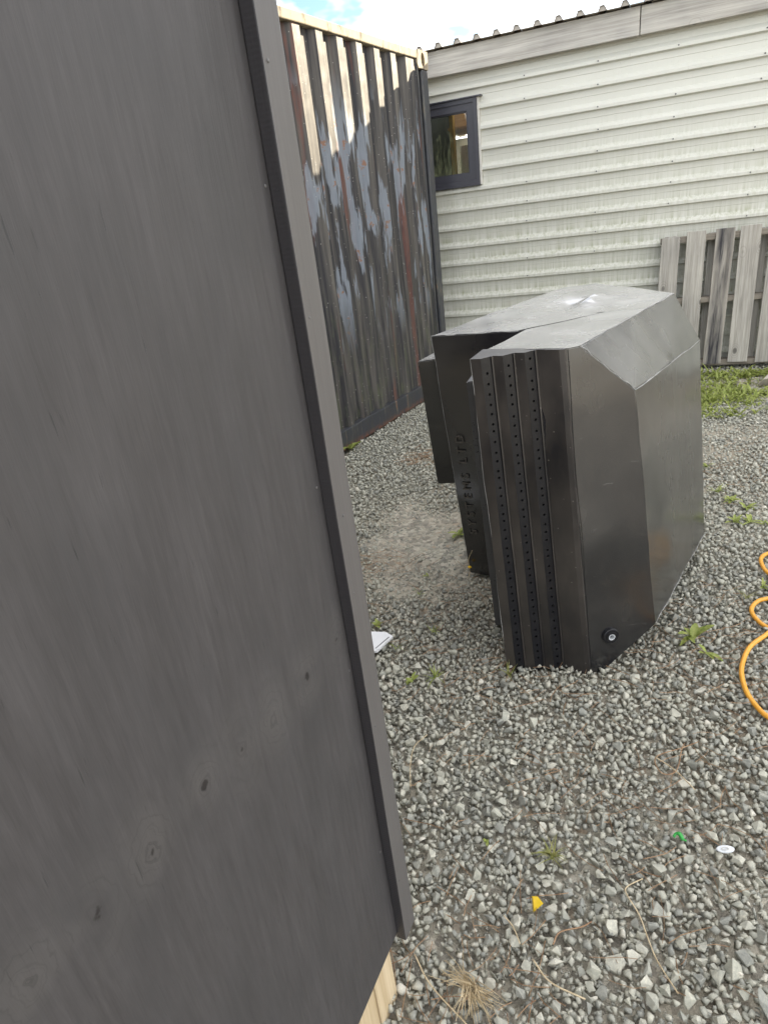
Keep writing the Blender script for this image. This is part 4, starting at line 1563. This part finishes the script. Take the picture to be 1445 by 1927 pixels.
mb = MB()
rr = random.Random(9)
cnt = 0
patches = [(.319, 3.945, .16, 60), (-.06, 2.60, .10, 22), (.9, 1.55, .35, 40), (.5, 1.15, .4, 44), (.2, 1.5, .4, 34), (1.25, 1.75, .4, 40), (.66, .95, .3, 26), (.1, .80, .16, 40), (.25, 2.2, .3, 40), (.9, 1.9, .3, 25), (1.7, 3.2, .5, 40), (.35, 1.7, .15, 14)]
for (px, py, pr_, n_) in patches:
    for i in range(int(n_ * 1.7)):
        x, y = rr.gauss(px, pr_ * .6), rr.gauss(py, pr_ * .6)
        a = rr.uniform(0, 6.28)
        l_ = rr.uniform(.03, .11)
        bend = rr.gauss(0, .25)
        pts = []
        for k in range(4):
            t = k / 3
            xx = x + math.cos(a + bend * t) * l_ * t
            yy = y + math.sin(a + bend * t) * l_ * t
            pts.append((xx, yy, .017 + relief(xx, yy) + rr.uniform(-.003, .006)))
        mb.tube(pts, rr.uniform(.0006, .0011), 3, False)
nl = obj('pine_needles', mb.mesh('pine_needles'), M['needle'])
tag(nl, 'fine brown pine needles and straw scattered over the gravel', 'needles', kind='stuff')


# ------------------------------------------------------------------ unseen trees added behind the shed, right of the view, to shade the yard
def tree(x, y, h, rad, label, seed):
    rr = random.Random(seed)
    t = thing('added_shade_tree', label, 'tree', (x, y, 0), group='added shade trees behind the shed')
    pts = [(0, 0, 0), (.1, .05, h * .3), (-.05, .1, h * .6), (0, 0, h * .9)]
    obj('trunk', MB().tube(spline(pts, 4), [.22 - .014 * i for i in range(13)], 9).mesh('trunk', True), M['bark'], t)
    mb = MB()
    for i in range(9):
        a = rr.uniform(0, 6.28)
        z = rr.uniform(.3, .8) * h
        mb.tube([(0, 0, z), (math.cos(a) * rad * .4, math.sin(a) * rad * .4, z + .3), (math.cos(a) * rad * .8, math.sin(a) * rad * .8, z + .5)], [.07, .05, .02], 6)
    obj('limbs', mb.mesh('limbs', True), M['bark'], t)
    N = 9000
    v, f = [], []
    for i in range(N):
        q = Vector((rr.gauss(0, 1), rr.gauss(0, 1), rr.gauss(0, 1))).normalized()
        lump = .78 + .30 * noise.noise(q * 2.6 + Vector((seed, 0, 0)))
        rr_ = rr.uniform(.35, 1) ** .5 * lump
        p = Vector((q.x * rad * rr_, q.y * rad * rr_, h * .60 + q.z * h * .40 * rr_))
        n1_ = Vector((rr.gauss(0, 1), rr.gauss(0, 1), rr.gauss(0, 1))).normalized()
        n2_ = n1_.orthogonal().normalized()
        n3_ = n1_.cross(n2_)
        s_ = rr.uniform(.10, .22)
        b = len(v)
        v += [p - n2_ * s_, p + n3_ * s_ * .5, p + n2_ * s_, p - n3_ * s_ * .5]
        f.append([b, b + 1, b + 2, b + 3])
    obj('crown', mk('crown', v, f), M['tree_leaf'], t)


tree(11.0, 8.3, 8.8, 2.1, 'unseen dark evergreen added for shade behind the shed, nearest to the yard', 4)
tree(12.6, 5.6, 9.2, 2.4, 'unseen dark evergreen added for shade behind the shed, second from the yard', 8)
